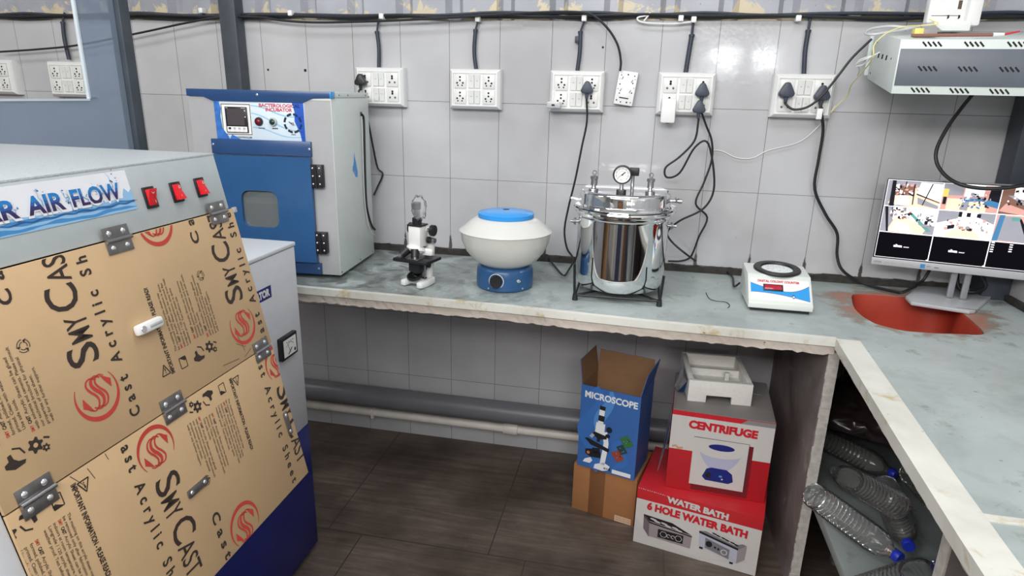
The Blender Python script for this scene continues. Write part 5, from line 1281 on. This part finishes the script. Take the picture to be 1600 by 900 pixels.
q.line([(.05 + .03 * math.sin(k * .45), .33 - k * .0165) for k in range(21)], lambda t: .035 + .02 * math.sin(PI * t), L2, 0)
q.line([(.095 + .022 * math.sin(k * .4 + 1), .33 - k * .015) for k in range(14)], lambda t: .03 * math.sin(PI * t) + .012, L1, 1)
q.line([(.16 + .02 * math.sin(k * .5 + 2), .16 - k * .008) for k in range(20)], lambda t: .03 * math.sin(PI * t) + .004, L2, 1)
q.text('MICROSCOPE', (.016, .288), (.213, .286), .0235, WK, 3, .035)
# printed picture of the instrument
q.poly([(.022, .022), (.03, .036), (.052, .048), (.06, .036), (.05, .022)], WK, 4); q.poly([(.066, .006), (.07, .024), (.104, .04), (.128, .03), (.122, .012), (.1, .004)], WK, 4)
q.line([(.098, .03), (.104, .08), (.108, .12), (.1, .165)], .019, WK, 4); q.poly([(.024, .122), (.036, .126), (.122, .1), (.118, .086), (.094, .092), (.05, .1)], DKI, 5)
q.poly([(.03, .06), (.03, .078), (.052, .084), (.09, .076), (.09, .054), (.05, .05)], DKI, 5); q.ell(.042, .066, .006, .006, ink('box_orange', (216, 120, 50)), 6, 14)
q.line([(.082, .195), (.086, .262)], .02, WK, 5); q.line([(.0835, .205), (.085, .228)], .023, DKI, 6); q.line([(.0855, .25), (.087, .266)], .021, DKI, 6)
q.poly([(.062, .148), (.066, .198), (.1, .196), (.098, .146)], WK, 5); q.poly([(.05, .146), (.062, .158), (.106, .15), (.11, .138), (.08, .13)], DKI, 6)
q.line([(.058, .146), (.048, .132)], .012, SILVER, 7); q.line([(.078, .14), (.078, .12)], .012, DKI, 7); q.ell(.116, .178, .011, .012, DKI, 6); q.ell(.112, .152, .009, .008, DKI, 6); q.line([(.07, .092), (.074, .07)], .03, DKI, 5)
for m_, cx_, cy_, s_ in ((ink('photo_green', (58, 110, 52)), .183, .148, .026), (ink('photo_dark_green', (40, 66, 58)), .168, .112, .022), (ink('photo_red', (150, 66, 44)), .155, .082, .026)):
    q.poly([(cx_ - s_, cy_ + s_ * .3), (cx_ - s_ * .1, cy_ - s_), (cx_ + s_, cy_ - s_ * .3), (cx_ + s_ * .1, cy_ + s_)], m_, 4)
    for k in range(5): q.ell(cx_ + rn.uniform(-.4, .4) * s_, cy_ + rn.uniform(-.4, .4) * s_, .003, .002, DKI if k % 2 else L1, 5, 10, rn.uniform(0, 3))
q.text('MODEL', (.105, .013), (.132, .013), .008, DKI, 4, .04); q.rect(.137, .006, .208, .022, WK, 4)
q.build('front_print', mx, world=False)
# water bath box
RB = mat('red_printed_card', (182, 34, 42), .4, var=.05, scale=5); WB = ink('card_white', (202, 198, 195)); RI = ink('card_red', (196, 30, 44)); GB = ink('card_grey', (196, 192, 190))
wb = thing('water_bath_box', 'red and white printed water bath box at the bottom of the stack', 'box', (1.641, -.531, .0005), math.radians(-12.3))
MB().box(0, .417, 0, .30, 0, .226, RB, .0015).build('carton_body', wb)
q = Print((0, -.0002, 0), (1, 0, 0), (0, 0, 1), .0003)
q.rect(0, .001, .416, .181, WB)
q.poly([(0, .10), (.05, .06), (.12, .02), (.25, .0), (.0, .0)], GB, 1); q.line([(.01 + k * .02, .03 - .0 + .02 * math.cos(k * .3)) for k in range(20)], .003, GB, 2)
q.text('WATER BATH', (.103, .197), (.308, .188), .021, WB, 3, .06); q.text('6 HOLE WATER BATH', (.038, .148), (.374, .138), .026, RI, 3, .06)
PGb = ink('bath_grey', (150, 138, 142)); PGs = ink('bath_side', (112, 98, 104)); PGl = ink('bath_lilac', (180, 180, 196)); PKb = ink('bath_black', (24, 22, 26)); PGd = ink('bath_panel', (120, 118, 124))
q.poly([(.03, .122), (.052, .10), (.054, .036), (.032, .066)], PGs, 4); q.poly([(.052, .10), (.2, .088), (.198, .036), (.054, .04)], PGb, 4); q.poly([(.03, .124), (.05, .1), (.2, .088), (.2, .083), (.052, .094), (.03, .118)], PKb, 5); q.poly([(.03, .124), (.13, .118), (.2, .09), (.05, .102)], PKb, 4)
for k in range(3):
    for j in range(2): q.ell(.065 + k * .038 + j * .014, .113 - k * .006 - j * .006, .012, .0035, GB, 6, 16, -.15)
q.rect(.084, .046, .172, .08, PKb, 5)
for cx_, r_2 in ((.104, .012), (.156, .012)): q.arc(cx_, .063, r_2, 0, 2 * PI, .0018, WB, 6, 6)
for cx_ in (.122, .137): q.arc(cx_, .062, .006, .3, 5.2, .002, WB, 6, 12)
q.poly([(.222, .116), (.226, .058), (.352, .03), (.35, .088)], PGl, 4); q.poly([(.35, .088), (.352, .03), (.376, .052), (.378, .106)], PGb, 4); q.poly([(.222, .118), (.27, .13), (.378, .108), (.352, .086)], PGd, 4); q.poly([(.222, .118), (.352, .09), (.352, .082), (.222, .110)], PKb, 5); q.poly([(.24, .124), (.28, .132), (.364, .112), (.34, .098)], GB, 5)
for k in range(3):
    for j in range(2): q.ell(.272 + k * .03 + j * .012, .122 - k * .008 - j * .004, .009, .003, PKb, 6, 14, -.25)
q.poly([(.244, .098), (.246, .058), (.326, .038), (.326, .076)], PGd, 5); q.ell(.258, .076, .011, .012, PKb, 6, 18)
for cx_, cy_ in ((.279, .069), (.29, .066)): q.ell(cx_, cy_, .004, .0045, PKb, 6, 12)
q.arc(.309, .06, .0095, 0, 2 * PI, .003, WB, 6, 18); q.rect(.228, .048, .24, .056, PKb, 4); q.rect(.33, .022, .342, .03, PKb, 4)
for k in range(14): q.rect(.004 + k * .0075, .222 - .0003 * k, .006 + k * .0075 + rn.uniform(0, .003), .2245 - .0003 * k, GB, 3)
q.build('front_print', wb, world=False)
# centrifuge box with open flaps
cf = thing('centrifuge_box', 'red and white printed centrifuge box stacked on the water bath box', 'box', (1.734, -.509, .2275), math.radians(-4))
GF = mat('grey_card_flap', (136, 132, 130), .6, var=.05)
MB().box(0, .328, 0, .315, 0, .300, RB, .0015).box(.001, .327, .001, .314, .3002, .3012, GF).build('carton_body', cf)
fm = MB().solid_sheet([(.004, .0, .3012), (.324, .0, .3012), (.318, .1, .304), (.012, .1, .304)][::-1], -.002, GF); fm.build('top_flap', cf, flat=True)
MB().solid_sheet([(.03, .2, .304), (.3, .2, .304), (.324, .315, .3015), (.004, .315, .3015)], .002, GF).build('top_flap', cf, flat=True)
q = Print((0, -.0002, 0), (1, 0, 0), (0, 0, 1), .0003)
q.rect(0, .155, .327, .283, WB).rect(.0, .283, .22, .299, RI).poly([(.22, .283), (.24, .299), (.327, .299), (.327, .283)], GF, 1)
q.text('CENTRIFUGE', (.056, .243), (.277, .238), .026, RI, 3, .06)
q.rect(.085, .008, .27, .205, ink('card_shadow', (112, 22, 30)), 2).rect(.078, .03, .256, .212, WB, 4)
q.line([(.078, .212), (.256, .212), (.256, .03)], .002, DKI, 5)
q.poly([(.1 + .136 * k / 20, .165 - .075 * math.sin(PI * k / 20) ** .7) for k in range(21)], ink('bowl_print', (176, 176, 202)), 5); q.ell(.168, .165, .068, .022, WB, 6)
q.ell(.17, .184, .042, .012, NAVY, 7); q.poly([(.118, .066), (.13, .098), (.145, .105), (.195, .104), (.214, .09), (.22, .062), (.205, .052), (.13, .054)], NAVY, 6); q.ell(.138, .074, .009, .011, DKI, 7); q.ell(.178, .076, .006, .004, L1, 7); q.ell(.184, .066, .003, .003, WB, 8)
q.line([(.01, .163), (.02, .168), (.03, .16), (.045, .163)], .008, ink('torn_card', (196, 150, 112)), 4)
q.build('front_print', cf, world=False)
# torn clear tape hanging from the left edge of that box
MB().solid_sheet([(-.002, .02, .29), (-.002, .09, .29), (-.012, .1, .20), (-.02, .09, .10), (-.03, .06, .02), (-.022, .06, .06), (-.008, .03, .16)], .001, POLY).build('loose_tape', cf, flat=True)
# styrofoam insert
fo = thing('foam_insert', 'white styrofoam packing insert lying on top of the centrifuge box', 'packing', (1.783, -.445, .5335), math.radians(3))
t = MB(); W, D, H, T = .212, .262, .079, .018
t.prism([(0, 0), (.062, 0), (.062, .026), (.146, .026), (.146, 0), (W, 0), (W, H), (0, H)], -T, 0, FOAM, FR(0, 0), .002)
t.box(0, W, D - T, D, 0, H, FOAM, .003).box(0, T, T * .8, D - T * .8, 0, H, FOAM, .003).box(W - T, W, T * .8, D - T * .8, 0, H, FOAM, .003).box(T * .8, W - T * .8, T * .8, D - T * .8, .026, .036, FOAM)
t.box(T, W - T, .15, .164, .03, .062, FOAM, .002).box(W - .055, W - T * .8, .04, .075, .03, .056, FOAM, .003).box(T * .8, T + .022, .045, .075, .03, .056, FOAM, .003).box(W - .075, W - .06, .105, .118, .04, .07, FOAM, .002)
t.build('foam_tray', fo)
MB().solid_sheet([(-.001, .02, .07), (-.001, .17, .07), (-.014, .15, .03), (-.034, .10, .004), (-.03, .04, .012), (-.012, .0, .03)], .001, POLY).build('polythene_wrap', fo, flat=True)

# ================================================================== BOTTLES AND BAGS ON THE SHELF
def bottle_parts():
    prof = [(0, .004), (.022, .0), (.034, .003), (.0395, .012)]
    z = .02
    while z < .20:
        prof += [(.0402, z), (.0402, z + .006), (.0378, z + .009), (.0378, z + .011)]; z += .0145
    prof += [(.0400, .21), (.0395, .225), (.034, .252), (.022, .272), (.0145, .28), (.0135, .286), (.016, .288), (.016, .291), (.0132, .292), (.0132, .300)]
    b = MB(); b.smooth = 60; bo = b.lathe(prof, PET, None, 32).build('bottle_body'); 
    c = MB(); c.lathe([(.0155, .292), (.0162, .293), (.0162, .309), (.015, .311), (0, .311)], CAP_BLUE, None, 28); co = c.build('bottle_cap')
    d = (bo.data, co.data); bpy.data.objects.remove(bo); bpy.data.objects.remove(co); return d
BP = bottle_parts()
def bottle(base, head, label):
    base = Vector(base); d = (Vector(head) - base); M = d.to_track_quat('Z', 'Y')
    o = thing('plastic_bottle', label, 'bottle', base, 0, 'empty plastic bottles on the shelf'); o.rotation_mode = 'QUATERNION'; o.rotation_quaternion = M
    FRAME[o.name] = Matrix.Translation(base) @ M.to_matrix().to_4x4()
    part_from('bottle_body', BP[0], o, (0, 0, 0)); 
    if 'round base' not in label: part_from('bottle_cap', BP[1], o, (0, 0, 0))
    return o
def BW_(p, q_, z, z2, L=.3):
    a_ = WZ(p[0], p[1], z); b_ = WZ(q_[0], q_[1], z2); return a_, a_ + (b_ - a_).normalized() * L
SZ = .3425 + .0405
def lay(cap_px, base_px, zc, zb):
    c_ = WZ(cap_px[0], cap_px[1], zc); b_ = WZ(base_px[0], base_px[1], zb); d = (b_ - c_).normalized(); return c_ + d * .305, c_
for base, cap_, lab in (
    ((2.153, -.677, SZ), (2.315, -.935, SZ), 'clear ribbed bottle lying nearest the shelf edge, blue cap towards the right'),
    ((2.394, -.576, SZ), (2.359, -.879, SZ), 'clear bottle lying behind the front one, blue cap pointing at the lowest bottle'),
    ((2.152, -1.114, SZ), (2.408, -.948, SZ), 'clear bottle nearest the camera, cut by the bottom picture edge'),
    ((2.339, -.834, .469), (2.245, -.551, .398), 'clear capless bottle resting on the others, its round base facing out'),
    ((2.241, -.28, SZ), (2.446, -.506, SZ), 'dim bottle at the back of the shelf with a dark blue cap'),
    ((2.506, -.467, SZ), (2.54, -.77, SZ), 'dim bottle at the back right close to the second slab')): bottle(base, cap_, lab)
def bag(label, c, rad, seed):
    o = thing('plastic_bag', label, 'bag', (c[0], c[1], c[2] - rad[2])); r0 = random.Random(seed); ph = [r0.uniform(0, 6) for _ in range(8)]
    t = bmesh.new(); bmesh.ops.create_icosphere(t, subdivisions=4, radius=1)
    for v in t.verts:
        x, y, z = v.co; k = 1 + .10 * math.sin(5 * x + ph[0] + 2 * z) + .09 * math.sin(7 * y + ph[1] - 3 * z) + .07 * math.sin(11 * z + 4 * x + ph[2]) + .05 * math.sin(17 * x - 13 * y + ph[3]) + .04 * math.sin(23 * z + 9 * y + ph[4])
        v.co = Vector((x * rad[0] * k, y * rad[1] * k, max(-.98 * rad[2], z * rad[2] * k) + rad[2]))
    m_ = MB(); m_.smooth = 180; m_.take(t, DARK_POLY).build('bag_film', o)
bag('dark crumpled plastic bag at the back of the bottle shelf', (2.44, -.32, .525), (.2, .2, .092), 3)
